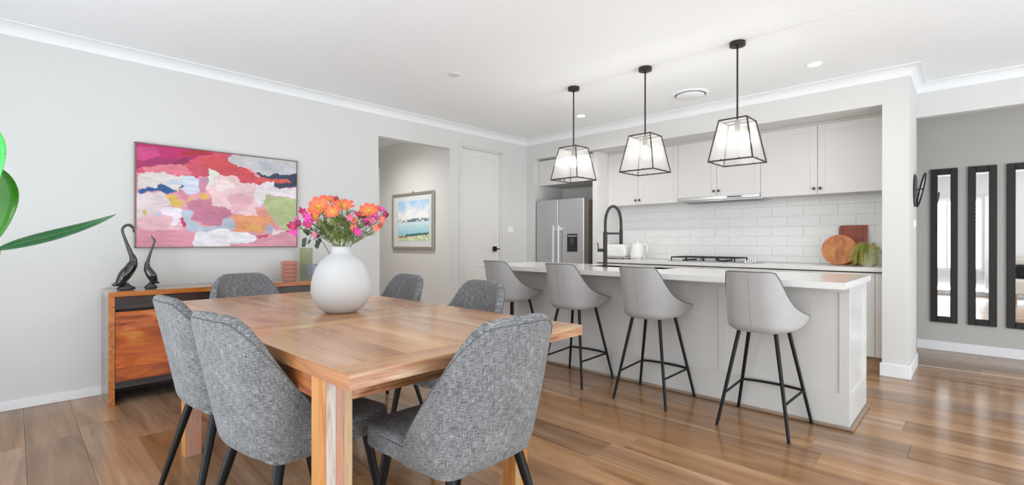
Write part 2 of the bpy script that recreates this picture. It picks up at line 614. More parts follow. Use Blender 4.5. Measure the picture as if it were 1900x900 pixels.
# floor: joint-coloured base, individual boards on top
bm = B()
box(bm, -7.6, XR + 0.4, YR - 0.3, YH + 0.15, -0.08, -0.004)
floor = struct(obj('floor', bm, M['floor_under']), 'brown oak-look plank floor running through dining area, kitchen and hall')
PW = 0.2365
rr = random.Random(3)
rows = range(-4, 30)
stuff_bm = B()
n_boards = 0
fixed = {0: -3.92, 1: -4.067, 2: -3.6}
for k in rows:
    y0 = 0.045 + PW * k
    y1 = y0 + PW
    if y0 > YH:
        continue
    x = fixed.get(k, -4.8 + rr.uniform(0, 1.5)) - 1.52 * 3
    while x < XR + 0.3:
        xa, xb = max(x, -7.5), min(x + 1.52, XR + 0.35)
        x += 1.52
        if xb - xa < 0.02:
            continue
        yy0, yy1 = max(y0, YR - 0.25), min(y1, YH + 0.1)
        if yy1 - yy0 < 0.01:
            continue
        inview = xb > -4.85 and xa < (1.05 if yy1 > 4.5 else 0.35 + 0.12 * yy1) and yy1 > -0.15
        if inview and n_boards < 290:
            bm = B()
            dz = rr.uniform(-0.0004, 0.0003)
            box(bm, xa + 0.0006, xb - 0.0006, yy0 + 0.0006, yy1 - 0.0006, -0.004, dz, 0.0006)
            obj('floor_board', bm, M['floor'], floor)
            n_boards += 1
        else:
            box(stuff_bm, xa + 0.0006, xb - 0.0006, yy0 + 0.0006, yy1 - 0.0006, -0.004, 0.0)
o = obj('floor_board_remainder', stuff_bm, M['floor'], floor)
o['kind'] = 'stuff'

# ceiling: two runs of plasterboard with a fine joint above the pendants
bm = B()
box(bm, -7.6, XR + 0.3, YR - 0.3, 3.776, ZC, ZC + 0.08)
box(bm, -7.6, XR + 0.3, 3.779, YH + 0.2, ZC, ZC + 0.08)
box(bm, -7.6, XR + 0.3, 3.70, 3.85, ZC + 0.03, ZC + 0.1)
struct(obj('ceiling', bm, M['ceiling']), 'flat white plasterboard ceiling')

# left wall with the passage opening and the door opening
OY0, OY1, OZ = 2.832, 3.85, 2.36
DY0, DY1, DZ = 4.05, 4.775, 2.425
bm = B()
T = 0.11
box(bm, XL - T, XL, YR - 0.3, OY0, 0, ZC)
box(bm, XL - T, XL, OY0, OY1, OZ, ZC)
box(bm, XL - T, XL, OY1, DY0, 0, ZC)
box(bm, XL - T, XL, DY0, DY1, DZ, ZC)
box(bm, XL - T, XL, DY1, YK + 0.7, 0, ZC)
struct(obj('wall_left', bm, M['wall']), 'warm white wall with the abstract painting, a passage opening and a door')
# passage behind the left wall
bm = B()
box(bm, -7.5, XL - T, OY1, OY1 + 0.1, 0, ZC)
struct(obj('wall_passage', bm, M['wall']), 'white passage wall with the framed watercolour')
bm = B()
box(bm, -7.5, XL - T, OY0 - 0.35, OY0 - 0.25, 0, ZC)
box(bm, -7.6, -7.5, OY0 - 0.4, OY1 + 0.1, 0, ZC)
struct(obj('wall_passage_end', bm, M['wall']), 'plain white passage walls beyond the opening')
bm = B()
box(bm, -6.60, -6.50, OY1 - 0.02, OY1, 0, 2.30, 0.003)
struct(obj('trim_1', bm, M['trimwhite']), 'white door architrave at the far end of the passage')

# kitchen bulkhead, pier, back wall, hall
bm = B()
box(bm, XL, -4.665, YK, YB + 0.1, 0, ZC)
box(bm, -4.665, XP0, YK, YB + 0.1, ZS, ZC)
struct(obj('wall_bulkhead', bm, M['wall']), 'white bulkhead above the kitchen recess')
bm = B()
box(bm, XP0, XP1, YK, YB + 0.02, 0, ZC)
struct(obj('wall_pier', bm, M['wall']), 'white wall pier between kitchen and hall')
bm = B()
box(bm, -4.9, XP0, YB, YB + 0.1, 0, ZS)
wall_kitchen = struct(obj('wall_kitchen', bm, M['grout']), 'kitchen back wall clad in white brick-bond tiles')
bm = B()
box(bm, XP1, XR, YB, YB + 0.1, 2.365, ZC)
struct(obj('wall_beam', bm, M['wall']), 'white lintel over the wide hall opening')
bm = B()
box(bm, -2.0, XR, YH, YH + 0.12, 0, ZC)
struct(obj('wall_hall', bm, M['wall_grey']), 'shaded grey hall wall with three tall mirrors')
bm = B()
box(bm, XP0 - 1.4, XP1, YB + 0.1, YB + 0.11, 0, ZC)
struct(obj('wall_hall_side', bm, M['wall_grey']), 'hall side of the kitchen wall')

# right wall and rear wall (outside the picture): door openings invented to let daylight in
bm = B()
box(bm, XR, XR + 0.12, YR, -0.25, 0, ZC)
box(bm, XR, XR + 0.12, -0.25, 5.05, 2.3, ZC)
box(bm, XR, XR + 0.12, 5.05, YH, 0, ZC)
struct(obj('wall_right', bm, M['wall']), 'white wall with a wide door opening added for daylight')
bm = B()
WX0, WX1, WZ0, WZ1 = -1.0, 0.10, 0.60, 2.12
box(bm, XL, -4.2, YR - 0.12, YR, 0, ZC)
box(bm, -4.2, -1.8, YR - 0.12, YR, 2.3, ZC)
box(bm, -1.8, WX0, YR - 0.12, YR, 0, ZC)
box(bm, WX0, WX1, YR - 0.12, YR, 0, WZ0)
box(bm, WX0, WX1, YR - 0.12, YR, WZ1, ZC)
box(bm, WX1, 1.05, YR - 0.12, YR, 0, ZC)
box(bm, 1.05, 2.75, YR - 0.12, YR, 2.3, ZC)
box(bm, 2.75, XR + 0.12, YR - 0.12, YR, 0, ZC)
struct(obj('wall_rear', bm, M['wall']), 'white rear wall with a shuttered window seen in the mirrors')
# rear window with plantation shutters (seen in the mirrors)
win = struct(empty('window_1', ((WX0 + WX1) / 2, YR, WZ0), 0, True), 'white shuttered window in the rear wall')
bm = B()
for (a, b_, c, d) in ((WX0 - 0.06, WX0, WZ0 - 0.06, WZ1 + 0.06), (WX1, WX1 + 0.06, WZ0 - 0.06, WZ1 + 0.06), (WX0, WX1, WZ0 - 0.06, WZ0), (WX0, WX1, WZ1, WZ1 + 0.06), ((WX0 + WX1) / 2 - 0.03, (WX0 + WX1) / 2 + 0.03, WZ0, WZ1)):
    box(bm, a, b_, YR - 0.03, YR + 0.02, c, d, 0.002)
obj('window_frame', bm, M['trimwhite'], win)
bm = B()
box(bm, 0.16, 0.30, YR + 0.02, YR + 0.06, 0.05, 2.2, 0.01)
obj('curtain', bm, M['ceiling'], win)
sl = None
for i in range(17):
    z = WZ0 + 0.05 + i * 0.0885
    for (a, b_) in ((WX0 + 0.005, (WX0 + WX1) / 2 - 0.035), ((WX0 + WX1) / 2 + 0.035, WX1 - 0.005)):
        bm = B()
        vs = box(bm, a, b_, -0.032, 0.032, -0.004, 0.004)
        bmesh.ops.rotate(bm, verts=bm.verts, cent=(0, 0, 0), matrix=Matrix.Rotation(math.radians(22), 3, 'X'))
        bmesh.ops.translate(bm, verts=bm.verts, vec=(0, YR - 0.045, z))
        obj('shutter_slat', bm, M['trimwhite'], win)
# frames of the invented sliding doors, added along with the daylight
sd = struct(empty('added_door_right', (XR, 2.4, 0), 0, True), 'invented white framed sliding doors on the right, unseen, added for daylight')
for y in (-0.25, 1.06, 2.38, 3.70, 5.0):
    bm = B()
    box(bm, XR + 0.02, XR + 0.07, y, y + 0.05, 0, 2.3)
    obj('door_frame', bm, M['trimwhite'], sd)
bm = B()
box(bm, XR + 0.02, XR + 0.07, -0.25, 5.05, 2.25, 2.3)
obj('door_head', bm, M['trimwhite'], sd)
sd = struct(empty('added_door_rear', (1.9, YR, 0), 0, True), 'invented white framed doors behind the camera, added for daylight')  # unseen rear doors, made up so that light can enter
for x in (1.05, 1.87, 2.70, -4.2, -3.02, -1.85):
    bm = B()
    box(bm, x, x + 0.05, YR - 0.08, YR - 0.03, 0, 2.3)
    obj('door_frame', bm, M['trimwhite'], sd)

# ------------------------------------------------------------ cornices (cove)
CV = 0.083


def cove_profile(n=8):
    # (out from the wall, down from the ceiling)
    pts = [(0.0, CV), (0.006, CV)]
    for i in range(n + 1):
        a = (PI / 2) * i / n
        pts.append((0.008 + (CV - 0.016) * (1 - math.cos(a)), (CV - 0.004) - (CV - 0.012) * math.sin(a)))
    pts += [(CV, 0.008), (CV, 0.0)]
    return pts


def cornice(name, pts, label):
    """pts: [(x,y,inx,iny)] - corner points on the wall with the mitred room-side direction"""
    bm = B()
    prof = cove_profile()
    rings = []
    for x, y, dx, dy in pts:
        rings.append([bm.verts.new((x + dx * o, y + dy * o, ZC - d)) for o, d in prof] + [bm.verts.new((x, y, ZC))])
    for i in range(len(rings) - 1):
        for k in range(len(rings[0]) - 1):
            bm.faces.new((rings[i][k], rings[i + 1][k], rings[i + 1][k + 1], rings[i][k + 1]))
    bmesh.ops.recalc_face_normals(bm, faces=bm.faces)
    struct(obj(name, bm, M['trimwhite'], smooth=True, auto=35), label)


cornice('trim_2', [(XL, YR, 1, 0), (XL, YK, 1, -1)], 'white cove cornice along the left wall')
cornice('trim_3', [(XL, YK, 1, -1), (XP1, YK, 1, -1)], 'white cove cornice along the kitchen bulkhead')
cornice('trim_4', [(XP1, YK, 1, -1), (XP1, YB, 1, -1)], 'short white cove cornice on the side of the pier')
cornice('trim_5', [(XP1, YB, 1, -1), (XR, YB, -1, -1)], 'white cove cornice above the hall opening')
bm = B()
prof = cove_profile()
ra = [[bm.verts.new((x, OY1 - o, ZC - d)) for o, d in prof] for x in (-7.5, XL - T)]
for k in range(len(prof) - 1):
    bm.faces.new((ra[0][k], ra[1][k], ra[1][k + 1], ra[0][k + 1]))
struct(obj('trim_6', bm, M['trimwhite'], smooth=True), 'white cove cornice in the passage')

# baseboards
bm = B()
box(bm, XL, XL + 0.015, YR, OY0, 0, 0.066, 0.003)
box(bm, XL, XL + 0.015, OY1, DY0 - 0.05, 0, 0.066, 0.003)
struct(obj('baseboard_left', bm, M['trimwhite']), 'white baseboard along the left wall')
bm = B()
box(bm, XP0 - 0.015, XP1 + 0.015, YK - 0.015, YK, 0, 0.115, 0.003)
box(bm, XP1, XP1 + 0.015, YK, YB, 0, 0.115, 0.003)
struct(obj('baseboard_pier', bm, M['trimwhite']), 'white baseboard wrapped around the pier')
bm = B()
box(bm, -1.9, XR, YH - 0.015, YH, 0, 0.10, 0.003)
struct(obj('baseboard_hall', bm, M['trimwhite']), 'white baseboard along the hall wall')
bm = B()
box(bm, -7.4, XL - T, OY1 - 0.015, OY1, 0, 0.066, 0.003)
struct(obj('baseboard_passage', bm, M['trimwhite']), 'white baseboard in the passage')
bm = B()
box(bm, XP1 + 0.016, XR, 5.985, 6.02, 0, 0.004, 0.001)
struct(obj('trim_7', bm, M['strip']), 'pale floor threshold strip across the hall opening')

# ------------------------------------------------------------ door in the left wall
door = struct(empty('door_1', (XL, 4.41, 0), 0, True), 'white panelled door with a small black handle')
bm = B()
for (y0, y1, z0, z1) in ((DY0 - 0.05, DY0, 0, DZ + 0.05), (DY1, DY1 + 0.05, 0, DZ + 0.05), (DY0, DY1, DZ, DZ + 0.05)):
    box(bm, XL, XL + 0.012, y0, y1, z0, z1, 0.002)
obj('architrave', bm, M['wall'], door)
bm = B()
for (y0, y1, z0, z1) in ((DY0, DY0 + 0.018, 0, DZ), (DY1 - 0.018, DY1, 0, DZ), (DY0, DY1, DZ - 0.018, DZ)):
    box(bm, XL - T, XL - 0.002, y0, y1, z0, z1, 0.001)
obj('door_jamb', bm, M['doorwhite'], door)
bm = B()
xf = XL - 0.03
dy0, dy1, dz1 = DY0 + 0.021, DY1 - 0.021, DZ - 0.021
fr = 0.095
box(bm, xf - 0.035, xf, dy0, dy0 + fr, 0.01, dz1, 0.001)
box(bm, xf - 0.035, xf, dy1 - fr, dy1, 0.01, dz1, 0.001)
box(bm, xf - 0.035, xf, dy0 + fr, dy1 - fr, 0.01, 0.2, 0.001)
box(bm, xf - 0.035, xf, dy0 + fr, dy1 - fr, dz1 - fr, dz1, 0.001)
box(bm, xf - 0.035, xf - 0.006, dy0 + fr, dy1 - fr, 0.2, dz1 - fr)
dl = obj('door_leaf', bm, M['doorwhite'], door)
bm = B()
box(bm, xf, xf + 0.012, 4.635, 4.705, 1.038, 1.108, 0.002)
tube(bm, [(xf + 0.01, 4.672, 1.073), (xf + 0.05, 4.672, 1.073)], 0.011, 12)
tube(bm, [(xf + 0.05, 4.715, 1.073), (xf + 0.05, 4.60, 1.073)], 0.009, 10)
o = obj('door_handle', bm, M['black'], dl)
o['label'] = 'small black lever handle'
bm = B()
box(bm, XL, XL + 0.009, 4.89, 5.005, 1.305, 1.392, 0.003)
box(bm, XL + 0.009, XL + 0.013, 4.93, 4.96, 1.33, 1.37, 0.001)
tag(obj('light_switch', bm, M['switch']), 'white light switch on the wall just right of the white door', 'switch')
bm = B()
box(bm, XP1, XP1 + 0.009, 5.72, 5.84, 1.305, 1.38, 0.002)
box(bm, XP1 + 0.009, XP1 + 0.014, 5.745, 5.765, 1.325, 1.36, 0.001)
box(bm, XP1 + 0.009, XP1 + 0.014, 5.795, 5.815, 1.325, 1.36, 0.001)
tag(obj('light_switch', bm, M['switch']), 'narrow white switch plate on the pier side, below the wall clock', 'switch')

# ------------------------------------------------------------ wall clock on the pier, edge-on
ck = thing('wall_clock', (XP1, 5.80, 1.655), 'round dark wall clock seen edge-on on the side of the pier', 'clock')
bm = B()
cyc = (XP1 + 0.012, 5.80, 1.655)
tube(bm, [(XP1 + 0.001, 5.80, 1.655), (XP1 + 0.010, 5.80, 1.655), (XP1 + 0.016, 5.80, 1.655)], [0.150, 0.150, 0.13], 48)
obj('back_plate', bm, M['clockdark'], ck)
bm = B()
ang = math.radians(11)
ring = []
for i in range(49):
    a = 2 * PI * i / 48
    h = 0.152 * math.sin(a)
    ring.append((XP1 + 0.02 + (h + 0.152) * math.tan(ang), 5.80 + 0.152 * math.cos(a), 1.655 + h))
tube(bm, ring, 0.007, 8, cap=False)
rim = obj('rim', bm, M['black'], ck)
bm = B()
vs = [bm.verts.new((p[0], 5.80 + (p[1] - 5.80) * 0.97, 1.655 + (p[2] - 1.655) * 0.97)) for p in ring[:-1]]
bm.faces.new(vs)
obj('glass_face', bm, M['lampglass'], ck)
bm = B()
tube(bm, [(XP1 + 0.02, 5.80, 1.66), (XP1 + 0.065, 5.80, 1.665)], 0.006, 10)
obj('centre_pin', bm, M['black'], ck)

# ------------------------------------------------------------ tiles of the splashback
tx0, tw, tz0, th = -3.62, 0.3160, 0.907, 0.1112
rowz = [1.018 + th * i for i in range(-1, 6)]
bx = -1.506
for i, z in enumerate(rowz):
    z0, z1 = max(z, 0.944), min(z + th, 1.712)
    if z1 - z0 < 0.01:
        continue
    off = 0.0 if abs(round((z - 1.351) / th)) % 2 == 0 else tw / 2
    x = bx + off - tw * 8
    while x < XP0:
        a, b_ = max(x, tx0), min(x + tw, XP0)
        x += tw
        if b_ - a < 0.01:
            continue
        bm = B()
        box(bm, a + 0.0008, b_ - 0.0008, YB - 0.008 + rnd.uniform(-0.0002, 0.0002), YB, z0 + 0.0008, z1 - 0.0008, 0.0006)
        obj('tile', bm, M['tile'], wall_kitchen)

# ------------------------------------------------------------ overhead cabinets
OYF = 5.66
ovh_x = [-3.625, -3.167, -2.624, -2.155, -1.682, -1.148, XP0 - 0.002]


def knob_bm(x, y, z):
    b = B()
    tube(b, [(x, y, z), (x, y - 0.012, z), (x, y - 0.014, z), (x, y - 0.024, z), (x, y - 0.028, z)], [0.006, 0.006, 0.014, 0.015, 0.008], 16)
    return b


ovh_lab = ['white overhead double cabinet left of the rangehood, beside the fridge panel', 'short white overhead double cabinet directly above the steel rangehood', 'wide white overhead double cabinet at the right end, against the pier']
for i in range(3):
    xa, xm, xb = ovh_x[2 * i], ovh_x[2 * i + 1], ovh_x[2 * i + 2]
    zb = 1.665 if i != 1 else 1.712
    t = thing('overhead_cabinet', ((xa + xb) / 2, OYF, zb), ovh_lab[i], 'cabinet', 'overhead kitchen cabinets')
    bm = B()
    box(bm, xa + 0.001, xb - 0.001, OYF + 0.02, YB - 0.01, zb, 2.372)
    obj('carcass', bm, M['cab'], t)
    for (a, b_, kx) in ((xa, xm, xm - 0.028), (xm, xb, xm + 0.028)):
        bm = B()
        shaker(bm, a + 0.002, b_ - 0.002, zb - 0.004, 2.362, OYF - 0.001, 0.02, 0.062, 0.006)
        d = obj('door', bm, M['cab'], t)
        obj('knob', knob_bm(kx, OYF - 0.001, zb + 0.053), M['knob'], d)
# filler between cabinets and soffit
bm = B()
box(bm, -3.62, XP0, OYF + 0.015, OYF + 0.03, 2.373, ZS)
struct(obj('trim_8', bm, M['cab']), 'thin filler strip above the overhead cabinets')

# rangehood
t = thing('rangehood', (-2.15, 5.8, 1.66), 'slim stainless steel slide-out rangehood under the overhead cabinets', 'rangehood')
bm = B()
box(bm, -2.618, -1.685, OYF - 0.025, OYF + 0.01, 1.668, 1.706, 0.002)
obj('front_strip', bm, M['steel'], t)
bm = B()
box(bm, -2.60, -1.67, OYF + 0.01, YB - 0.03, 1.652, 1.711, 0.002)
obj('body', bm, M['steel'], t)
bm = B()
box(bm, -2.03, -1.87, OYF - 0.0285, OYF - 0.0255, 1.680, 1.694)
o = obj('control_panel', bm, M['panelblack'], t)
bm = B()
for a, b_ in ((-2.56, -2.16), (-2.13, -1.71)):
    box(bm, a, b_, OYF + 0.03, YB - 0.08, 1.648, 1.652)
obj('grease_filter', bm, M['steel_dark'], t)

# ------------------------------------------------------------ fridge recess: panel, cabinet above, fridge
bm = B()
box(bm, -3.70, -3.625, 5.40, YB, 0.0, ZS - 0.002, 0.001)
tag(obj('fridge_end_panel', bm, M['cab']), 'tall light grey panel between the fridge and the worktop', 'panel')
t = thing('fridge_cabinet', (-4.18, 5.4, 2.0), 'light grey cabinet with two doors over the fridge', 'cabinet')
bm = B()
box(bm, -4.662, -3.702, 5.42, YB - 0.01, 2.003, 2.372)
obj('carcass', bm, M['cab'], t)
for (a, b_, kx) in ((-4.660, -4.19, -4.24), (-4.188, -3.703, -4.165)):
    bm = B()
    shaker(bm, a, b_, 1.999, 2.362, 5.40, 0.02, 0.062, 0.006)
    d = obj('door', bm, M['cab'], t)
    obj('knob', knob_bm(kx, 5.40, 2.055), M['knob'], d)

t = thing('fridge', (-4.21, 5.65, 0), 'stainless steel french-door fridge with water dispenser in the kitchen recess', 'fridge')
FX0, FX1, FY = -4.64, -3.795, 5.33
FM = -4.236
bm = B()
box(bm, FX0 + 0.005, FX1 - 0.003, FY + 0.085, 5.96, 0.03, 1.755, 0.004)
obj('body', bm, M['steel_dark'], t)
bm = B()
box(bm, FX0 + 0.05, FX1 - 0.05, FY + 0.1, 5.9, 0.0, 0.03)
obj('base', bm, M['panelblack'], t)
for (a, b_) in ((FX0, FM - 0.003), (FM + 0.003, FX1)):
    bm = B()
    box(bm, a, b_, FY, FY + 0.08, 0.66, 1.775, 0.012, 3)
    d = obj('door', bm, M['steel'], t)
    hx = FM - 0.045 if b_ < FM else FM + 0.045
    bm = B()
    box(bm, hx - 0.014, hx + 0.014, FY - 0.062, FY - 0.04, 0.74, 1.405, 0.006, 2)
    box(bm, hx - 0.009, hx + 0.009, FY - 0.042, FY + 0.002, 0.76, 0.80)
    box(bm, hx - 0.009, hx + 0.009, FY - 0.042, FY + 0.002, 1.34, 1.38)
    o = obj('handle', bm, M['handle'], d)
    if a > FM:
        bm = B()
        box(bm, -4.073, -3.898, FY - 0.004, FY + 0.002, 1.037, 1.284, 0.004, 2)
        w = obj('water_dispenser', bm, M['panelblack'], d)
bm = B()
box(bm, FX0, FX1, FY, FY + 0.08, 0.06, 0.65, 0.012, 3)
d = obj('freezer_drawer', bm, M['steel'], t)
bm = B()
box(bm, FX0 + 0.15, FX1 - 0.15, FY - 0.06, FY - 0.035, 0.56, 0.585, 0.005)
obj('handle', bm, M['steel'], d)
bm = B()
box(bm, -4.06, -3.91, FY - 0.006, FY - 0.003, 1.245, 1.262, 0.001)
obj('dispenser_trim', bm, M['steel'], t)
bm = B()
box(bm, -4.01, -3.965, FY - 0.012, FY - 0.003, 1.14, 1.225, 0.004)
obj('dispenser_paddle', bm, plain('dark_grey_plastic', srgb(70, 70, 72), 0.3), t)

# ------------------------------------------------------------ base cabinets and worktop
KX = [-3.62, -2.72, -1.72, -1.16, XP0 - 0.002]
ZT = 0.943
base_lab = ['light grey base cabinet beside the fridge panel, mostly behind the island', 'light grey base cabinet under the cooktop, mostly behind the island', 'light grey base cabinet right of the cooktop, mostly behind the island', 'light grey base cabinet with shaker door at the right end, beside the pier']
for i in range(4):
    xa, xb = KX[i], KX[i + 1]
    t = thing('base_cabinet', ((xa + xb) / 2, 5.7, 0), base_lab[i], 'cabinet', 'kitchen base cabinets')
    bm = B()
    box(bm, xa + 0.001, xb - 0.001, 5.42, YB - 0.01, 0.13, ZT - 0.041)
    obj('carcass', bm, M['gap'], t)
    if i == 3:
        bm = B()
        shaker(bm, xa + 0.002, xb - 0.06, 0.132, ZT - 0.052, 5.40, 0.02, 0.07, 0.006)
        obj('door', bm, M['cab'], t)
        bm = B()
        box(bm, xb - 0.057, xb, 5.40, 5.42, 0.132, ZT - 0.052)
        obj('filler_panel', bm, M['cab'], t)
    else:
        xm = (xa + xb) / 2
        for a, b_ in ((xa, xm), (xm, xb)):
            bm = B()
            shaker(bm, a + 0.002, b_ - 0.002, 0.132, ZT - 0.052, 5.40, 0.02, 0.07, 0.006)
            obj('door', bm, M['cab'], t)
    bm = B()
    box(bm, xa + 0.001, xb - 0.001, 5.45, 5.465, 0.001, 0.13)
    obj('kickboard', bm, M['kick'], t)
bm = B()
box(bm, -3.622, XP0 - 0.001, 5.38, YB - 0.011, ZT - 0.04, ZT, 0.002)
tag(obj('worktop', bm, M['stone']), 'long white stone worktop along the tiled kitchen wall', 'worktop')

# ------------------------------------------------------------ island
IX0, IX1, IY0, IY1 = -3.74, -0.556, 3.60, 4.235
isl = thing('kitchen_island', ((IX0 + IX1) / 2, 3.9, 0), 'pale grey panelled kitchen island with brown base moulding', 'kitchen island')
bm = B()
box(bm, IX0 + 0.02, IX1 - 0.02, IY0 + 0.0205, IY1 - 0.02, 0.0, 0.69)
box(bm, IX0 + 0.02, IX1 - 0.02, IY0 + 0.0205, IY0 + 0.04, 0.69, 0.895)
box(bm, IX0 + 0.02, IX1 - 0.02, IY1 - 0.02, IY1, 0.0, 0.895)
box(bm, IX0, IX0 + 0.02, IY0 + 0.02, IY1, 0.0, 0.895)
obj('body', bm, M['island'], isl)
bm = B()
zr0, zr1 = 0.222, 0.852
sx = [IX0 + 0.06, -2.80, -2.74, -2.09, -2.03, -1.355, -1.30, -0.612]
box(bm, IX0, IX1, IY0, IY0 + 0.02, 0.0, zr0, 0.001)
box(bm, IX0, IX1, IY0, IY0 + 0.02, zr1, 0.895, 0.001)
for a, b_ in ((IX0, sx[0]), (sx[1], sx[2]), (sx[3], sx[4]), (sx[5], sx[6]), (sx[7], IX1)):
    box(bm, a, b_, IY0, IY0 + 0.02, zr0, zr1, 0.001)
obj('front_frame', bm, M['island'], isl)
for a, b_ in ((sx[0], sx[1]), (sx[2], sx[3]), (sx[4], sx[5]), (sx[6], sx[7])):
    bm = B()
    box(bm, a, b_, IY0 + 0.008, IY0 + 0.0205, zr0, zr1)
    obj('front_panel', bm, M['island'], isl)
bm = B()
box(bm, IX1 - 0.02, IX1 + 0.0005, IY0 + 0.0005, IY0 + 0.062, 0, 0.895, 0.001)
box(bm, IX1 - 0.02, IX1 + 0.0005, IY1 - 0.06, IY1, 0, 0.895, 0.001)
box(bm, IX1 - 0.02, IX1 + 0.0005, IY0 + 0.062, IY1 - 0.06, 0, zr0 - 0.01, 0.001)
box(bm, IX1 - 0.02, IX1 + 0.0005, IY0 + 0.062, IY1 - 0.06, zr1, 0.895, 0.001)
box(bm, IX1 - 0.02, IX1 - 0.007, IY0 + 0.062, IY1 - 0.06, zr0 - 0.01, zr1)
obj('end_panel', bm, M['island_gloss'], isl)
for seg in (((IX0 - 0.02, IX1 + 0.022), (IY0 - 0.022, IY0 - 0.0005)), ((IX1 + 0.001, IX1 + 0.022), (IY0 - 0.0005, IY1 + 0.0))):
    bm = B()
    (a, b_), (c, d) = seg
    box(bm, a, b_, c, d, 0.001, 0.022, 0.007, 2)
    o = obj('base_moulding', bm, M['skirt'], isl)
    o['label'] = 'brown timber base moulding'
bm = B()
SY0, SY1, SX0, SX1 = 3.93, 4.20, -2.75, -1.95
x0, x1, y0, y1 = -3.77, -0.5385, 3.342, 4.29
z0, z1 = 0.895, 0.935
box(bm, x0, SX0, y0, y1, z0, z1)
box(bm, SX1, x1, y0, y1, z0, z1)
box(bm, SX0, SX1, y0, SY0, z0, z1)
box(bm, SX0, SX1, SY1, y1, z0, z1)
tag(obj('island_worktop', bm, M['stone']), 'thick white stone island worktop with overhang above the four grey stools', 'worktop')
# sink
bm = B()
box(bm, SX0 - 0.004, SX1 + 0.004, SY0 - 0.004, SY1 + 0.004, 0.70, 0.705)
box(bm, SX0 - 0.004, SX0, SY0, SY1, 0.705, 0.934)
box(bm, SX1, SX1 + 0.004, SY0, SY1, 0.705, 0.934)
box(bm, SX0, SX1, SY0 - 0.004, SY0, 0.705, 0.934)
box(bm, SX0, SX1, SY1, SY1 + 0.004, 0.705, 0.934)
tag(obj('sink', bm, M['steel']), 'undermounted steel sink bowl sunk into the island worktop behind the tap', 'sink')

# tap
tx, ty = -2.495, 3.85
tap = thing('kitchen_tap', (tx, ty, 0.935), 'tall matte black spring-neck tap on the island worktop', 'tap')
bm = B()
tube(bm, [(tx, ty, 0.9351), (tx, ty, 0.94), (tx, ty, 0.941), (tx, ty, 1.268)], [0.024, 0.024, 0.0195, 0.0195], 20)
obj('column', bm, M['blackmatte'], tap)
sx_, sy_ = tx + 0.10, ty + 0.115
arc = [Vector((tx, ty, 1.265))]
for i in range(25):
    a = PI * i / 24
    f = (1 - math.cos(a)) / 2
    arc.append(Vector((tx + (sx_ - tx) * f, ty + (sy_ - ty) * f, 1.33 + 0.178 * math.sin(a) ** 0.9)))
arc.append(Vector((sx_, sy_, 1.26)))
bm = B()
n = 160
# resample and add coil ripple
L_ = [0]
for i in range(1, len(arc)):
    L_.append(L_[-1] + (arc[i] - arc[i - 1]).length)
pts, rad = [], []
for i in range(n + 1):
    s = L_[-1] * i / n
    j = max(k for k in range(len(L_)) if L_[k] <= s + 1e-9)
    j = min(j, len(arc) - 2)
    f = (s - L_[j]) / (L_[j + 1] - L_[j])
    pts.append(arc[j].lerp(arc[j + 1], f))
    rad.append(0.0125 + 0.0012 * (i % 2))
tube(bm, pts, rad, 14)
obj('spring_hose', bm, M['blackmatte'], tap, smooth=True)
bm = B()
tube(bm, [(sx_, sy_, 1.285), (sx_, sy_, 1.16), (sx_, sy_, 1.15)], [0.0165, 0.0165, 0.013], 16)
obj('spray_head', bm, M['blackmatte'], tap)
bm = B()
tube(bm, [(tx, ty, 1.252), (sx_, sy_, 1.252)], 0.0095, 12)
obj('support_arm', bm, M['blackmatte'], tap)
bm = B()
tube(bm, [(tx - 0.015, ty - 0.01, 1.095), (tx - 0.062, ty - 0.035, 1.095)], 0.016, 14)
tube(bm, [(tx - 0.055, ty - 0.03, 1.105), (tx - 0.062, ty - 0.034, 1.165)], 0.0055, 10)
obj('lever', bm, M['blackmatte'], tap)

# ------------------------------------------------------------ things on the kitchen worktop
# toaster
t = thing('toaster', (-3.52, 5.72, ZT), 'long white retro toaster with chrome base beside the kettle', 'toaster')
bm = B()
box(bm, -3.70, -3.345, 5.63, 5.82, ZT + 0.028, ZT + 0.20, 0.035, 5)
obj('body', bm, M['whiteenamel'], t, smooth=True, auto=40)
bm = B()
box(bm, -3.705, -3.34, 5.625, 5.825, ZT + 0.014, ZT + 0.03, 0.006, 2)
obj('base', bm, M['chrome'], t)
for dx, dy in ((-3.67, 5.65), (-3.38, 5.65), (-3.67, 5.80), (-3.38, 5.80)):
    bm = B()
    tube(bm, [(dx, dy, ZT + 0.0005), (dx, dy, ZT + 0.016)], 0.012, 10)
    obj('foot', bm, M['panelblack'], t)
for k in range(3):
    bm = B()
    tube(bm, [(-3.60 + 0.08 * k, 5.631, ZT + 0.11), (-3.60 + 0.08 * k, 5.624, ZT + 0.11)], 0.006, 10)
    obj('button', bm, M['chrome'], t)
bm = B()
box(bm, -3.65, -3.40, 5.69, 5.71, ZT + 0.196, ZT + 0.202)
box(bm, -3.65, -3.40, 5.745, 5.765, ZT + 0.196, ZT + 0.202)
obj('bread_slots', bm, M['panelblack'], t)
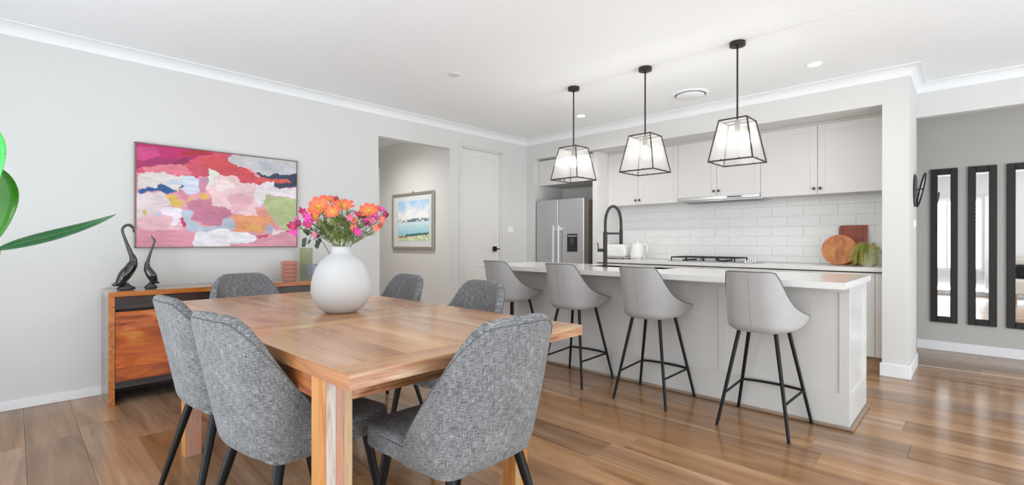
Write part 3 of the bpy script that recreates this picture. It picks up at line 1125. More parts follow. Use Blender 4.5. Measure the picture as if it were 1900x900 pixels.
# kettle
kx, ky = -3.205, 5.72
t = thing('kettle', (kx, ky, ZT), 'white retro kettle with side handle right of the toaster', 'kettle')
bm = B()
lathe(bm, [(0.094, 0.03), (0.096, 0.045), (0.090, 0.12), (0.076, 0.195), (0.066, 0.212), (0.03, 0.220), (0.0, 0.221)], (kx, ky, ZT), 32)
obj('body', bm, M['whiteenamel'], t, smooth=True, auto=50)
bm = B()
lathe(bm, [(0.098, 0.0005), (0.10, 0.016), (0.096, 0.03)], (kx, ky, ZT), 32, cap_top=True)
obj('base', bm, M['chrome'], t)
bm = B()
tube(bm, bez((kx + 0.06, ky, ZT + 0.195), (kx + 0.15, ky, ZT + 0.20), (kx + 0.15, ky, ZT + 0.20), (kx + 0.135, ky, ZT + 0.09), 12), 0.011, 10)
obj('handle', bm, M['whiteenamel'], t, smooth=True)
bm = B()
tube(bm, [(kx, ky, ZT + 0.221), (kx, ky, ZT + 0.236)], 0.012, 12)
obj('lid_knob', bm, M['chrome'], t)
bm = B()
tube(bm, [(kx - 0.055, ky, ZT + 0.17), (kx - 0.095, ky, ZT + 0.195)], [0.02, 0.01], 10)
obj('spout', bm, M['chrome'], t)

# cooktop
t = thing('gas_cooktop', (-2.2, 5.68, ZT), 'stainless gas cooktop with black cast iron trivets on the worktop', 'cooktop')
bm = B()
box(bm, -2.66, -1.72, 5.47, 5.93, ZT + 0.0005, ZT + 0.008, 0.002)
obj('steel_plate', bm, M['steel'], t)
for (gx0, gx1) in ((-2.63, -2.25), (-2.24, -1.90)):
    bm = B()
    zz = ZT + 0.050
    for y in (5.50, 5.70, 5.90):
        tube(bm, [(gx0, y, zz), (gx1, y, zz)], 0.008, 6)
    for i in range(5):
        x = gx0 + (gx1 - gx0) * i / 4
        tube(bm, [(x, 5.50, zz), (x, 5.90, zz)], 0.008, 6)
    for x in (gx0, gx1, (gx0 + gx1) / 2):
        for y in (5.50, 5.90):
            tube(bm, [(x, y, ZT + 0.008), (x, y, zz)], 0.007, 6)
    obj('trivet', bm, M['iron'], t)
for (cx_, cy_, r_) in ((-2.50, 5.60, 0.035), (-2.50, 5.80, 0.05), (-2.07, 5.60, 0.05), (-2.07, 5.80, 0.035)):
    bm = B()
    tube(bm, [(cx_, cy_, ZT + 0.008), (cx_, cy_, ZT + 0.022), (cx_, cy_, ZT + 0.024)], [r_, r_, r_ * 0.8], 20)
    obj('burner', bm, M['iron'], t)
for k in range(5):
    bm = B()
    y = 5.53 + 0.08 * k
    tube(bm, [(-1.80, y, ZT + 0.008), (-1.80, y, ZT + 0.032)], 0.016, 14)
    obj('control_knob', bm, M['chrome'], t)

# chopping boards
bm = B()
for seg in range(1):
    vs = []
    tube(bm, [(0, -0.010, 0), (0, 0.010, 0)], 0.152, 48)
bmesh.ops.rotate(bm, verts=bm.verts, cent=(0, 0, 0), matrix=Matrix.Rotation(math.radians(-10), 3, 'X'))
bmesh.ops.translate(bm, verts=bm.verts, vec=(-0.985, 5.79, ZT + 0.1525))
tag(obj('chopping_board', bm, M['boardwood']), 'round light wooden chopping board leaning beside the trailing plant', 'chopping board')
bm = B()
box(bm, -0.12, 0.12, -0.009, 0.009, 0.0, 0.405, 0.0)
bmesh.ops.bevel(bm, geom=[e for e in bm.edges if abs(e.verts[0].co.y - e.verts[1].co.y) > 0.01 and e.verts[0].co.z > 0.3 and e.verts[0].co.x < 0], offset=0.03, segments=5, affect='EDGES', profile=0.5)
bmesh.ops.rotate(bm, verts=bm.verts, cent=(0, 0, 0), matrix=Matrix.Rotation(math.radians(-10), 3, 'X'))
bmesh.ops.translate(bm, verts=bm.verts, vec=(-0.895, 5.897, ZT + 0.003))
t = thing('chopping_board', (-0.895, 5.9, ZT), 'dark red-brown rectangular chopping board standing behind the round one', 'chopping board')
obj('board', bm, M['redwood'], t)
bm = B()
box(bm, -0.088, -0.083, -0.0096, -0.0088, 0.02, 0.385)
box(bm, 0.083, 0.088, -0.0096, -0.0088, 0.02, 0.385)
bmesh.ops.rotate(bm, verts=bm.verts, cent=(0, 0, 0), matrix=Matrix.Rotation(math.radians(-10), 3, 'X'))
bmesh.ops.translate(bm, verts=bm.verts, vec=(-0.895, 5.897, ZT + 0.003))
obj('juice_groove', bm, plain('groove_dark', srgb(78, 34, 22), 0.5), t)

# trailing plant in an off-white pot
t = thing('trailing_plant', (-0.735, 5.62, ZT), 'green trailing plant spilling over its off-white pot at the worktop end', 'plant')
bm = B()
lathe(bm, [(0.045, 0.0), (0.06, 0.03), (0.062, 0.09), (0.054, 0.125), (0.05, 0.125), (0.05, 0.1)], (-0.725, 5.65, ZT), 24, cap_top=True)
obj('pot', bm, M['potgrey'], t, smooth=True, auto=50)
bm = B()
rp = random.Random(5)
for s in range(70):
    a = rp.uniform(0, 2 * PI)
    if s % 3:
        a = rp.uniform(PI * 0.55, PI * 1.75)
    r = rp.uniform(0.05, 0.125)
    top = Vector((-0.73 + 0.03 * math.cos(a), 5.63 + 0.03 * math.sin(a), ZT + 0.15 + rp.uniform(0, 0.07)))
    end = Vector((min(-0.60, -0.745 + r * math.cos(a) * 1.1), max(5.50, 5.62 + r * math.sin(a) * 0.8), ZT + 0.01 + rp.uniform(0.0, 0.05)))
    mid = (top + end) / 2 + Vector((math.cos(a) * 0.05, math.sin(a) * 0.04, 0.07))
    mid.x = min(mid.x, -0.60)
    P = bez(top, (top + mid) / 2 + Vector((0, 0, 0.03)), mid, end, 14)
    tube(bm, P, 0.0016, 3, cap=False)
    for q in P[1:]:
        for w in range(2):
            d = Vector((rp.uniform(-1, 1), rp.uniform(-1, 1), rp.uniform(-0.2, 1))).normalized()
            sd_ = d.cross(Vector((rp.uniform(-1, 1), rp.uniform(-1, 1), rp.uniform(-1, 1)))).normalized()
            l = rp.uniform(0.010, 0.017)
            q2 = Vector(q)
            v = [bm.verts.new(q2), bm.verts.new(q2 + d * l * 0.5 + sd_ * l * 0.22), bm.verts.new(q2 + d * l), bm.verts.new(q2 + d * l * 0.5 - sd_ * l * 0.22)]
            bm.faces.new(v)
for v in bm.verts:
    v.co.x = min(v.co.x, -0.592)
    v.co.z = max(v.co.z, ZT + 0.002)
o = obj('foliage', bm, M['beanplant'], t)
o['kind'] = 'stuff'

# ------------------------------------------------------------ upholstered shells
def shell_pt(a, t, P):
    s = -1 if a < 0 else 1
    phi = min(abs(a), 1) * PI / 2
    e = 2.0 / P['n']
    fx = math.sin(phi) ** e if phi > 0 else 0
    fy = 1 - max(0, math.cos(phi)) ** e
    zr = P['zrim'](fy)
    zb_ = P['zb'] + P.get('zbf', 0.0) * fy ** 2
    z = zb_ + (zr - zb_) * t
    h = (z - P['zb']) / (P['zt'] - P['zb'])
    hw = P['hw'](h, fy)
    y = P['y0'] - P['rec'] * h ** P.get('rp', 1.0) + P['L'](h) * fy
    if 'bot' in P:                      # rounded underside
        k = P['bot']
        q = min(1.0, (z - zb_) / k)
        sh = (1 - math.sqrt(max(0, 1 - (1 - q) ** 2))) * k * 0.8
        hw -= sh
        y += sh * (1 - fy)
    return Vector((s * hw * fx, y, z))


def shell_bm(P, na=28, nt_=12):
    bm = B()
    uvl = bm.loops.layers.uv.new('UVMap')
    # even out the spacing along the U
    A = []
    samples = [shell_pt(-1 + 2 * i / 800, 0.6, P) for i in range(801)]
    acc = [0]
    for i in range(1, 801):
        acc.append(acc[-1] + (samples[i] - samples[i - 1]).length)
    for k in range(na + 1):
        tgt = acc[-1] * k / na
        j = min(range(801), key=lambda q: abs(acc[q] - tgt))
        A.append((-1 + 2 * j / 800, acc[j]))
    grid = [[bm.verts.new(shell_pt(a, i / nt_, P)) for (a, _) in A] for i in range(nt_ + 1)]
    for i in range(nt_):
        for j in range(na):
            f = bm.faces.new((grid[i][j], grid[i][j + 1], grid[i + 1][j + 1], grid[i + 1][j]))
            for lp, (ii, jj) in zip(f.loops, ((i, j), (i, j + 1), (i + 1, j + 1), (i + 1, j))):
                lp[uvl].uv = (A[jj][1], grid[ii][jj].co.z)
    bm.normal_update()
    return bm, A


def add_mods(o, th, sub=2):
    m = o.modifiers.new('solid', 'SOLIDIFY')
    m.thickness = th
    m.offset = -1
    m.use_even_offset = False
    s = o.modifiers.new('sub', 'SUBSURF')
    s.levels = sub
    s.render_levels = sub


def smooth01(q):
    q = max(0, min(1, q))
    return q * q * (3 - 2 * q)


# ---- dining chair (faces +Y, origin on the floor under the seat centre)
CH = dict(n=3.4, zb=0.415, zt=0.925, rec=0.10, y0=-0.245, rp=1.15,
          zrim=lambda fy: 0.905 - 0.405 * max(0.0, (fy - 0.03) / 0.97) ** 0.62 if fy > 0.03 else 0.905,
          hw=lambda h, fy: 0.232 + 0.020 * math.sin(PI * min(1, h)) + 0.006 * h,
          L=lambda h: 0.25 - 0.07 * h, bot=0.03)


def chair_zrim2(fy):
    # flat top, rounded shoulder, then a straight run down to the seat
    q = max(0.0, (fy - 0.03) / 0.97)
    k = q * q / (q + 0.13) * 1.13
    return 0.928 - 0.012 * min(1, fy / 0.1) ** 2 - 0.405 * k


CH['zrim'] = chair_zrim2


def rounded_seat(x0, x1, y0, y1, z0, z1, r=0.05):
    bm = B()
    box(bm, x0, x1, y0, y1, z0, z1)
    es = [e for e in bm.edges if abs(e.verts[0].co.z - e.verts[1].co.z) > 0.01]
    bmesh.ops.bevel(bm, geom=es, offset=r, segments=6, affect='EDGES', profile=0.5)
    es = [e for e in bm.edges if abs(e.verts[0].co.z - e.verts[1].co.z) < 1e-5 and (len(e.link_faces) == 2 and any(len(f.verts) > 6 for f in e.link_faces))]
    bmesh.ops.bevel(bm, geom=es, offset=0.018, segments=4, affect='EDGES', profile=0.5)
    return bm


def make_chair():
    t = empty('dining_chair')
    bm, A = shell_bm(CH)
    s = obj('backrest', bm, M['chair'], t, smooth=True)
    add_mods(s, 0.046)
    # seam just inside the rim
    bm = B()
    tube(bm, [shell_pt(a, 0.965, CH) for a, _ in A], 0.0016, 5)
    obj('rim_seam', bm, M['seam'], s, smooth=True)
    bm = rounded_seat(-0.232, 0.232, -0.215, 0.27, 0.418, 0.505, 0.07)
    # taper toward the rear, crown on top
    for v in bm.verts:
        k = (0.27 - v.co.y) / 0.485
        v.co.x *= 1 - 0.10 * k
        if v.co.z > 0.47:
            v.co.z += 0.012 * max(0, 1 - (v.co.x / 0.22) ** 2) * max(0, 1 - (v.co.y / 0.25) ** 2)
    st = obj('seat', bm, M['chair'], t, smooth=True, auto=60, uv=True)
    bm = B()
    pts = []
    for i in range(41):
        a = -PI * 0.5 + 2 * PI * i / 40
        c_, s_ = math.cos(a), math.sin(a)
        ex = 0.45
        x = 0.2335 * abs(c_) ** ex * (1 if c_ > 0 else -1)
        y = 0.02 + 0.2515 * abs(s_) ** ex * (1 if s_ > 0 else -1)
        k = (0.27 - y) / 0.485
        if y > -0.12:
            pts.append((x * (1 - 0.10 * k), y, 0.482))
    pts.sort(key=lambda p: math.atan2(p[0], p[1]))
    tube(bm, pts, 0.0022, 5)
    obj('seat_seam', bm, M['seam'], st, smooth=True)
    for sx_, sy_, tx_, ty_, fx_, fy_ in ((-1, -1, 0.150, -0.165, 0.232, -0.275), (1, -1, 0.150, -0.165, 0.232, -0.275), (-1, 1, 0.165, 0.175, 0.215, 0.245), (1, 1, 0.165, 0.175, 0.215, 0.245)):
        bm = B()
        tube(bm, [(sx_ * tx_, ty_, 0.435), (sx_ * fx_, fy_, 0.004)], [0.0195, 0.0115], 16)
        lg = obj('leg', bm, M['black'], t, smooth=True, auto=50)
        bm = B()
        tube(bm, [(sx_ * fx_, fy_, 0.0), (sx_ * fx_, fy_, 0.006)], 0.013, 12)
        obj('foot_cap', bm, M['panelblack'], lg)
    return t


chair0 = make_chair()
chairs = [
    (-2.575, 0.775, math.radians(4), 'grey tweed dining chair nearest the left end of the sideboard side, second from camera on the left'),
    (-1.89, 0.775, math.radians(9), 'grey tweed dining chair with its back to us at the left front of the table'),
    (-1.375, 1.125, math.radians(90), 'large light-catching grey tweed dining chair in the foreground at the near table end'),
    (-3.68, 1.20, math.radians(-90), 'grey tweed dining chair at the far table end, in front of the sideboard'),
    (-3.02, 1.72, math.radians(180), 'grey tweed dining chair across the table, under the watercolour, right of the flower vase'),
    (-2.20, 1.72, math.radians(180), 'grey tweed dining chair across the table in front of the leftmost bar stool'),
]
chairs[0] = chairs[0][:3] + ('grey tweed dining chair furthest left, half hidden behind the next chair',)
for i, (x, y, rz, lab) in enumerate(chairs):
    c = chair0 if i == 0 else copy_tree(chair0)
    c.location = (x, y, 0)
    c.rotation_euler = (0, 0, rz)
    tag(c, lab, 'chair', 'grey tweed dining chairs around the wooden table')

# ---- bar stool (faces +Y)
def stool_zrim(fy):
    q = max(0.0, fy - 0.09) / 0.91
    k = q * q / (q + 0.03) * 1.03
    return 0.70 + 0.09 * (1 - min(1, k)) + 0.21 * math.exp(-(k / 0.20) ** 1.25)


ST = dict(n=3.4, zb=0.605, zbf=0.06, zt=1.0, rec=0.085, y0=-0.215, rp=1.0, zrim=stool_zrim,
          hw=lambda h, fy: 0.200 + 0.030 * smooth01(fy * 1.2) * (1 - h) - 0.004 * h,
          L=lambda h: 0.43, bot=0.045)


def make_stool():
    t = empty('bar_stool')
    bm, A = shell_bm(ST, 32, 12)
    s = obj('seat_shell', bm, M['stool'], t, smooth=True)
    add_mods(s, 0.022)
    bm = B()
    tube(bm, [shell_pt(a, 0.982, ST) for a, _ in A], 0.0028, 6)
    o = obj('piping', bm, M['piping'], s, smooth=True)
    o['label'] = 'darker grey piping along the rim'
    bm = B()
    for sx_ in (1,):
        tube(bm, [shell_pt(0.0, k / 10, ST) + Vector((0, -0.0008, 0)) for k in range(1, 11)], 0.0013, 4)
    obj('back_seam', bm, M['seamgrey'], s)
    bm = rounded_seat(-0.176, 0.176, -0.150, 0.19, 0.632, 0.70, 0.06)
    for v in bm.verts:
        if v.co.z < 0.645:
            v.co.x *= 0.86
            v.co.y = 0.03 + (v.co.y - 0.03) * 0.9
    obj('seat_cushion', bm, M['stool'], t, smooth=True, auto=60, uv=True)
    legs = []
    for sx_, tx_, ty_, fx_, fy_ in ((-1, 0.105, -0.115, 0.206, -0.225), (1, 0.105, -0.115, 0.206, -0.225), (-1, 0.115, 0.115, 0.226, 0.222), (1, 0.115, 0.115, 0.226, 0.222)):
        bm = B()
        a = Vector((sx_ * tx_, ty_, 0.62))
        b_ = Vector((sx_ * fx_, fy_, 0.003))
        tube(bm, [a, b_], [0.0125, 0.0095], 14)
        lg = obj('leg', bm, M['black'], t, smooth=True, auto=50)
        bm = B()
        tube(bm, [(b_.x, b_.y, 0.0), (b_.x, b_.y, 0.006)], 0.011, 10)
        obj('foot_cap', bm, M['panelblack'], lg)
        legs.append((a, b_))

    def at(l, z):
        a, b_ = l
        return a.lerp(b_, (a.z - z) / (a.z - b_.z))
    for rear, front in ((0, 2), (1, 3)):
        bm = B()
        tube(bm, [at(legs[rear], 0.205), at(legs[front], 0.215)], 0.0075, 10)
        obj('side_stretcher', bm, M['black'], t, smooth=True, auto=50)
    bm = B()
    p0, p1 = at(legs[2], 0.215), at(legs[3], 0.215)
    tube(bm, bez(p0, p0 + Vector((0.10, 0.045, 0)), p1 + Vector((-0.10, 0.045, 0)), p1, 12), 0.0085, 10)
    obj('footrest', bm, M['black'], t, smooth=True, auto=50)
    return t


stool0 = make_stool()
stool_lab = ['leftmost grey bar stool at the island, partly behind a dining chair', 'second grey bar stool from the left, beyond the table corner', 'third grey bar stool from the left, in front of the cooktop', 'rightmost and nearest light grey bar stool at the island']
for i, (x, rz) in enumerate(((-3.22, 2), (-2.458, 2), (-1.745, 1), (-0.98, 0))):
    c = stool0 if i == 0 else copy_tree(stool0)
    c.location = (x, 3.348, 0)
    c.rotation_euler = (0, 0, math.radians(rz))
    tag(c, stool_lab[i], 'bar stool', 'grey bar stools along the kitchen island')

# ------------------------------------------------------------ dining table
TC = Vector((-2.406, 1.184, 0))
TR = math.radians(0.9)
table = thing('dining_table', tuple(TC), 'large honey-coloured wooden dining table of parquet-like boards on thick laminated legs', 'table')
ZTT = 0.80
TTH = 0.043


def plank(lx0, lx1, ly0, ly1, mat, name='tabletop_board', bev=0.0012, th=TTH):
    bm = B()
    dz = rnd.uniform(-0.0003, 0.0003)
    g = 0.0005
    box(bm, lx0 + g, lx1 - g, ly0 + g, ly1 - g, ZTT - th, ZTT + dz, bev)
    bmesh.ops.rotate(bm, verts=bm.verts, cent=(0, 0, 0), matrix=Matrix.Rotation(TR, 3, 'Z'))
    bmesh.ops.translate(bm, verts=bm.verts, vec=TC)
    return obj(name, bm, mat, table)


HX, HY = 1.1525, 0.56
RW = 0.106


def inner(lx0, lx1, widths):
    y = -HY + RW
    tot = sum(widths)
    for w in widths:
        w2 = w / tot * (2 * HY - 2 * RW)
        plank(lx0, lx1, y, y + w2, M['tableX'])
        y += w2


E_, R1, R2, D_, F_ = 1.046, 0.325, 0.236, 0.117, -0.215
plank(E_, HX, -HY, HY, M['tableY'])
plank(R1, E_, -HY, -HY + RW, M['tableX'])
plank(R1, E_, HY - RW, HY, M['tableX'])
inner(R1, E_, [1.5, 1.35, 1.0, 1.3, 0.9, 1.25, 1.1])
plank(R2, R1, -HY, HY, M['tableY'])
plank(D_, R2, -HY, HY, M['tableY'])
plank(F_, D_, -HY, -HY + RW, M['tableX'])
plank(F_, D_, HY - RW, HY, M['tableX'])
inner(F_, D_, [1.6, 1.2, 1.5, 1.1, 1.4])
plank(-0.32, F_, -HY, HY, M['tableY'])
plank(-E_, -0.32, -HY, -HY + RW, M['tableX'])
plank(-E_, -0.32, HY - RW, HY, M['tableX'])
inner(-E_, -0.32, [1.3, 1.2, 1.5, 1.0, 1.2, 1.4])
plank(-HX, -E_, -HY, HY, M['tableY'])
for (x0, x1, y0, y1, m_, z0, z1) in ((HX, HX + 0.0018, -HY, HY, 'tableend', ZTT - TTH, ZTT - 0.0015), (-HX, HX + 0.0018, -HY - 0.0018, -HY, 'edgeX', ZTT - TTH, ZTT - 0.0015)):
    bm = B()
    box(bm, x0, x1, y0, y1, z0, z1)
    bmesh.ops.rotate(bm, verts=bm.verts, cent=(0, 0, 0), matrix=Matrix.Rotation(TR, 3, 'Z'))
    bmesh.ops.translate(bm, verts=bm.verts, vec=TC)
    obj('edge_strip', bm, M[m_], table)
bm = B()
box(bm, -HX + 0.12, HX - 0.12, -HY + 0.03, HY - 0.03, ZTT - TTH - 0.004, ZTT - TTH)
bmesh.ops.rotate(bm, verts=bm.verts, cent=(0, 0, 0), matrix=Matrix.Rotation(TR, 3, 'Z'))
bmesh.ops.translate(bm, verts=bm.verts, vec=TC)
obj('underlayer', bm, M['tabledark'], table)
ZA = ZTT - TTH - 0.004
for (x0, x1, y0, y1) in ((-3.07, -1.49, 0.655, 0.677), (-3.07, -1.50, 1.555, 1.577)):
    bm = B()
    box(bm, x0, x1, y0, y1, 0.677, ZA, 0.001)
    obj('apron', bm, M['tabledark'], table)
for (x0, x1, y0, y1) in ((-1.425, -1.402, 0.735, 1.506), (-3.14, -3.12, 0.72, 1.506)):
    bm = B()
    box(bm, x0, x1, y0, y1, 0.677, ZA, 0.001)
    box(bm, x0 - 0.003, x1 + 0.004, y0, y1, 0.677, 0.690, 0.002)
    obj('apron', bm, M['tableend'], table)


def table_leg(x1, y0, w, staves):
    x0 = x1 - w
    bm = B()
    box(bm, x0, x1 - 0.012, y0 + 0.006, y0 + w, 0.0, ZA, 0.001)
    lg = obj('leg', bm, M['legD'], table)
    bm = B()
    box(bm, x0 - 0.0005, x1, y0, y0 + 0.0055, 0.0, ZA, 0.001)
    obj('stave', bm, M['legA'], lg)
    n_ = len(staves)
    y = y0 + 0.0056
    tot = sum(s[0] for s in staves)
    for f, m_ in staves:
        w2 = (w - 0.0056) * f / tot
        bm = B()
        box(bm, x1 - 0.0119, x1 + rnd.uniform(-0.0002, 0.0003), y + 0.0002, y + w2 - 0.0002, 0.0, ZA, 0.0006)
        obj('stave', bm, m_, lg)
        y += w2
    return lg


lg = table_leg(-1.40, 0.6445, 0.090, [(1.15, M['legB']), (1.0, M['legC']), (1.0, M['legD'])])
bm = B()
box(bm, -1.3998, -1.3985, 0.712, 0.721, 0.716, 0.726)
obj('dowel_plug', bm, M['sbdark'], lg)
table_leg(-3.067, 0.64, 0.078, [(1, M['legC'])])
table_leg(-1.43, 1.506, 0.078, [(1, M['legD']), (2, M['legA'])])
table_leg(-3.067, 1.50, 0.078, [(1, M['legC']), (1, M['legD'])])

# ------------------------------------------------------------ white vase with flowers
VC = Vector((-2.405, 1.197, ZTT + 0.0005))
prof_out = [(0.0, 0.0), (0.070, 0.0), (0.080, 0.004), (0.112, 0.024), (0.137, 0.060), (0.149, 0.105), (0.149, 0.145), (0.141, 0.190), (0.126, 0.232), (0.105, 0.266), (0.080, 0.290), (0.060, 0.303), (0.051, 0.313), (0.048, 0.326), (0.050, 0.339), (0.053, 0.343), (0.050, 0.345), (0.044, 0.340), (0.043, 0.32), (0.05, 0.305), (0.09, 0.27), (0.12, 0.2)]
bm = B()
lathe(bm, prof_out[1:], tuple(VC), 64)
tag(obj('vase', bm, M['ceramic'], smooth=True, auto=60), 'big round matte white vase of flowers on the table', 'vase')


def VP(px, py, depth=0.0):
    """world point seen at a pixel of the reference, on the plane through the vase facing the camera"""
    c_, s_ = math.cos(0.767), math.sin(0.767)
    F = Vector((-s_, c_, 0))
    R = Vector((c_, s_, 0))
    d = F.dot(VC) + depth
    return F * d + R * ((px - 950) / 890.1 * d) + Vector((0, 0, 1.17 - (py - 449.1) / 890.1 * d))


CAMF = Vector((-math.sin(0.767), math.cos(0.767), 0))
rf = random.Random(11)


def petal_bm(c, nrm, ang, l, w, cup, n=5):
    """one petal starting at c in the plane normal to nrm, direction ang"""
    a, b_ = frame_of(nrm)
    d = a * math.cos(ang) + b_ * math.sin(ang)
    s = nrm.cross(d).normalized()
    bm = B()
    uvl = bm.loops.layers.uv.new('UVMap')
    rows_ = []
    for i in range(n + 1):
        t = i / n
        wd = w * (math.sin(PI * min(1, 0.12 + 0.80 * t)) ** 0.7) * (0.35 + 0.65 * min(1, t * 1.6))
        p = c + d * (0.006 + l * t) + nrm * (cup * l * (t ** 1.4) - 0.10 * l * t * t)
        row = []
        for k in (-1, -0.5, 0, 0.5, 1):
            row.append((bm.verts.new(p + s * wd * 0.5 * k + nrm * 0.12 * w * k * k), t))
        rows_.append(row)
    for i in range(n):
        for k in range(4):
            f = bm.faces.new((rows_[i][k][0], rows_[i][k + 1][0], rows_[i + 1][k + 1][0], rows_[i + 1][k][0]))
            for lp, tt in zip(f.loops, (rows_[i][k][1], rows_[i][k + 1][1], rows_[i + 1][k + 1][1], rows_[i + 1][k][1])):
                lp[uvl].uv = (tt, 0.5)
    return bm


def stem_pts(head, lean=1.0):
    mouth = VC + Vector((rf.uniform(-0.020, 0.020), rf.uniform(-0.020, 0.020), 0.335))
    toward = (head - mouth)
    mouth += Vector((toward.x, toward.y, 0)) * 0.12
    low = VC + Vector((-toward.x * 0.1, -toward.y * 0.1, 0.12))
    return [low] + bez(mouth, mouth + Vector((toward.x * 0.25, toward.y * 0.25, toward.z * 0.5)), head - Vector((toward.x * 0.15, toward.y * 0.15, toward.z * 0.25)), head, 10)


def frond(bm, pts, dens=8, ln=0.05, r=0.0009):
    """feathery side leaves along a stem"""
    for k in range(dens):
        i = rf.randint(3, len(pts) - 2)
        p = Vector(pts[i])
        d = Vector((rf.uniform(-1, 1), rf.uniform(-1, 1), rf.uniform(0.1, 1.0))).normalized()
        l = ln * rf.uniform(0.6, 1.3)
        q = bez(p, p + d * l * 0.4, p + d * l * 0.8 + Vector((0, 0, 0.006)), p + d * l, 5)
        tube(bm, q, [r, r, r, r * 0.8, r * 0.7, r * 0.4], 3, cap=False)
        for m_ in q[1:5]:
            for sgn in (-1, 1):
                e = (d.cross(Vector((rf.uniform(-1, 1), rf.uniform(-1, 1), rf.uniform(-1, 1)))).normalized() * sgn + d * 0.9).normalized()
                tube(bm, [m_, m_ + e * l * 0.32], [r * 0.8, r * 0.3], 3, cap=False)


def cosmos(px, py, R_, depth, nrm, label, npet=8, lw=1.0):
    head = VP(px, py, depth)
    t = thing('orange_flower', tuple(head), label, 'flower', 'flowers in the white vase')
    pts = stem_pts(head)
    bm = B()
    tube(bm, pts, [0.002] * (len(pts) - 1) + [0.0025], 5)
    frond(bm, pts, 16, 0.05, 0.0011)
    obj('stem', bm, M['stem'], t)
    nrm = Vector(nrm).normalized()
    base = rf.uniform(0, 1)
    for k in range(npet):
        bm = petal_bm(head, nrm, base + 2 * PI * k / npet + rf.uniform(-0.06, 0.06), R_ * rf.uniform(0.92, 1.05), R_ * 0.72 * lw, rf.uniform(0.15, 0.35))
        obj('petal', bm, M['petal'], t, smooth=True)
    bm = B()
    bmesh.ops.create_icosphere(bm, subdivisions=2, radius=0.008, matrix=Matrix.Translation(head + nrm * 0.004))
    obj('flower_centre', bm, M['yellow'], t)
    bm = B()
    tube(bm, [head - nrm * 0.010, head - nrm * 0.002], [0.003, 0.009], 8)
    for k in range(6):
        a_, b_ = frame_of(nrm)
        d = a_ * math.cos(k * PI / 3) + b_ * math.sin(k * PI / 3)
        v = [bm.verts.new(head - nrm * 0.006), bm.verts.new(head + d * 0.012 + nrm.cross(d) * 0.003), bm.verts.new(head + d * 0.02), bm.verts.new(head + d * 0.012 - nrm.cross(d) * 0.003)]
        bm.faces.new(v)
    obj('calyx', bm, M['darkleaf'], t)


tocam = -CAMF
cosmos(592, 384, 0.056, -0.02, tocam + Vector((-0.15, 0, 0.35)), 'largest orange flower, upper left of the bouquet, facing us', 9)
cosmos(612, 372, 0.036, 0.05, tocam * 0.2 + Vector((0.3, 0.2, 0.7)), 'small orange flower tucked behind the largest one')
cosmos(636, 383, 0.054, 0.0, tocam * 0.55 + Vector((0.15, 0.1, 0.75)), 'orange flower at the top centre of the bouquet, opening upward', 8, 0.85)
cosmos(617, 393, 0.038, -0.05, tocam * 0.7 + Vector((0.0, 0.0, 0.4)), 'orange flower low in the middle of the bouquet')
cosmos(685, 392, 0.046, 0.0, tocam * 0.75 + Vector((0.1, 0.1, 0.6)), 'single orange flower on the right of the bouquet', 9)
cosmos(585, 402, 0.028, -0.06, tocam * 0.5 + Vector((-0.2, -0.2, -0.2)), 'small drooping orange flower under the largest one', 7)


def blossom(bm, c, nrm, r, n=6):
    a, b_ = frame_of(nrm)
    for k in range(n):
        ang = 2 * PI * k / n + rf.uniform(-0.2, 0.2)
        d = a * math.cos(ang) + b_ * math.sin(ang)
        s = nrm.cross(d)
        l = r * rf.uniform(0.85, 1.1)
        lift = rf.uniform(0.1, 0.5)
        v = [bm.verts.new(c), bm.verts.new(c + d * l * 0.55 + s * l * 0.36 + nrm * l * lift * 0.4), bm.verts.new(c + d * l + s * l * 0.16 + nrm * l * lift), bm.verts.new(c + d * l - s * l * 0.16 + nrm * l * lift), bm.verts.new(c + d * l * 0.55 - s * l * 0.36 + nrm * l * lift * 0.4)]
        bm.faces.new(v)


def spray(heads, mats, label, depth=0.0, r=0.021, dens=14, stemmat='stem2'):
    H_ = [(VP(x, y, depth + rf.uniform(-0.04, 0.04)), m_) for (x, y), m_ in zip(heads, mats)]
    c = sum((h for h, _ in H_), Vector()) / len(H_)
    t = thing('pink_flower_spray', tuple(c), label, 'flower', 'flowers in the white vase')
    pts = stem_pts(c)
    bm = B()
    tube(bm, pts[:-2], 0.0018, 5)
    fork = pts[-3]
    for h, _ in H_:
        tube(bm, bez(fork, fork.lerp(h, 0.4) + Vector((0, 0, 0.008)), fork.lerp(h, 0.8) + Vector((0, 0, 0.006)), h, 5), 0.0012, 4)
    frond(bm, pts, dens)
    obj('stem', bm, M[stemmat], t)
    for h, m_ in H_:
        bm = B()
        nrm = (tocam + Vector((rf.uniform(-0.7, 0.7), rf.uniform(-0.7, 0.7), rf.uniform(-0.2, 0.8)))).normalized()
        blossom(bm, h, nrm, r * rf.uniform(0.85, 1.2), 6)
        blossom(bm, h - nrm * 0.003, nrm, r * rf.uniform(0.6, 0.9), 5)
        bl = obj('blossom', bm, M[m_], t)
        bm = B()
        bmesh.ops.create_icosphere(bm, subdivisions=1, radius=0.0035, matrix=Matrix.Translation(h + nrm * 0.003))
        obj('blossom_centre', bm, M['yellow'], bl)


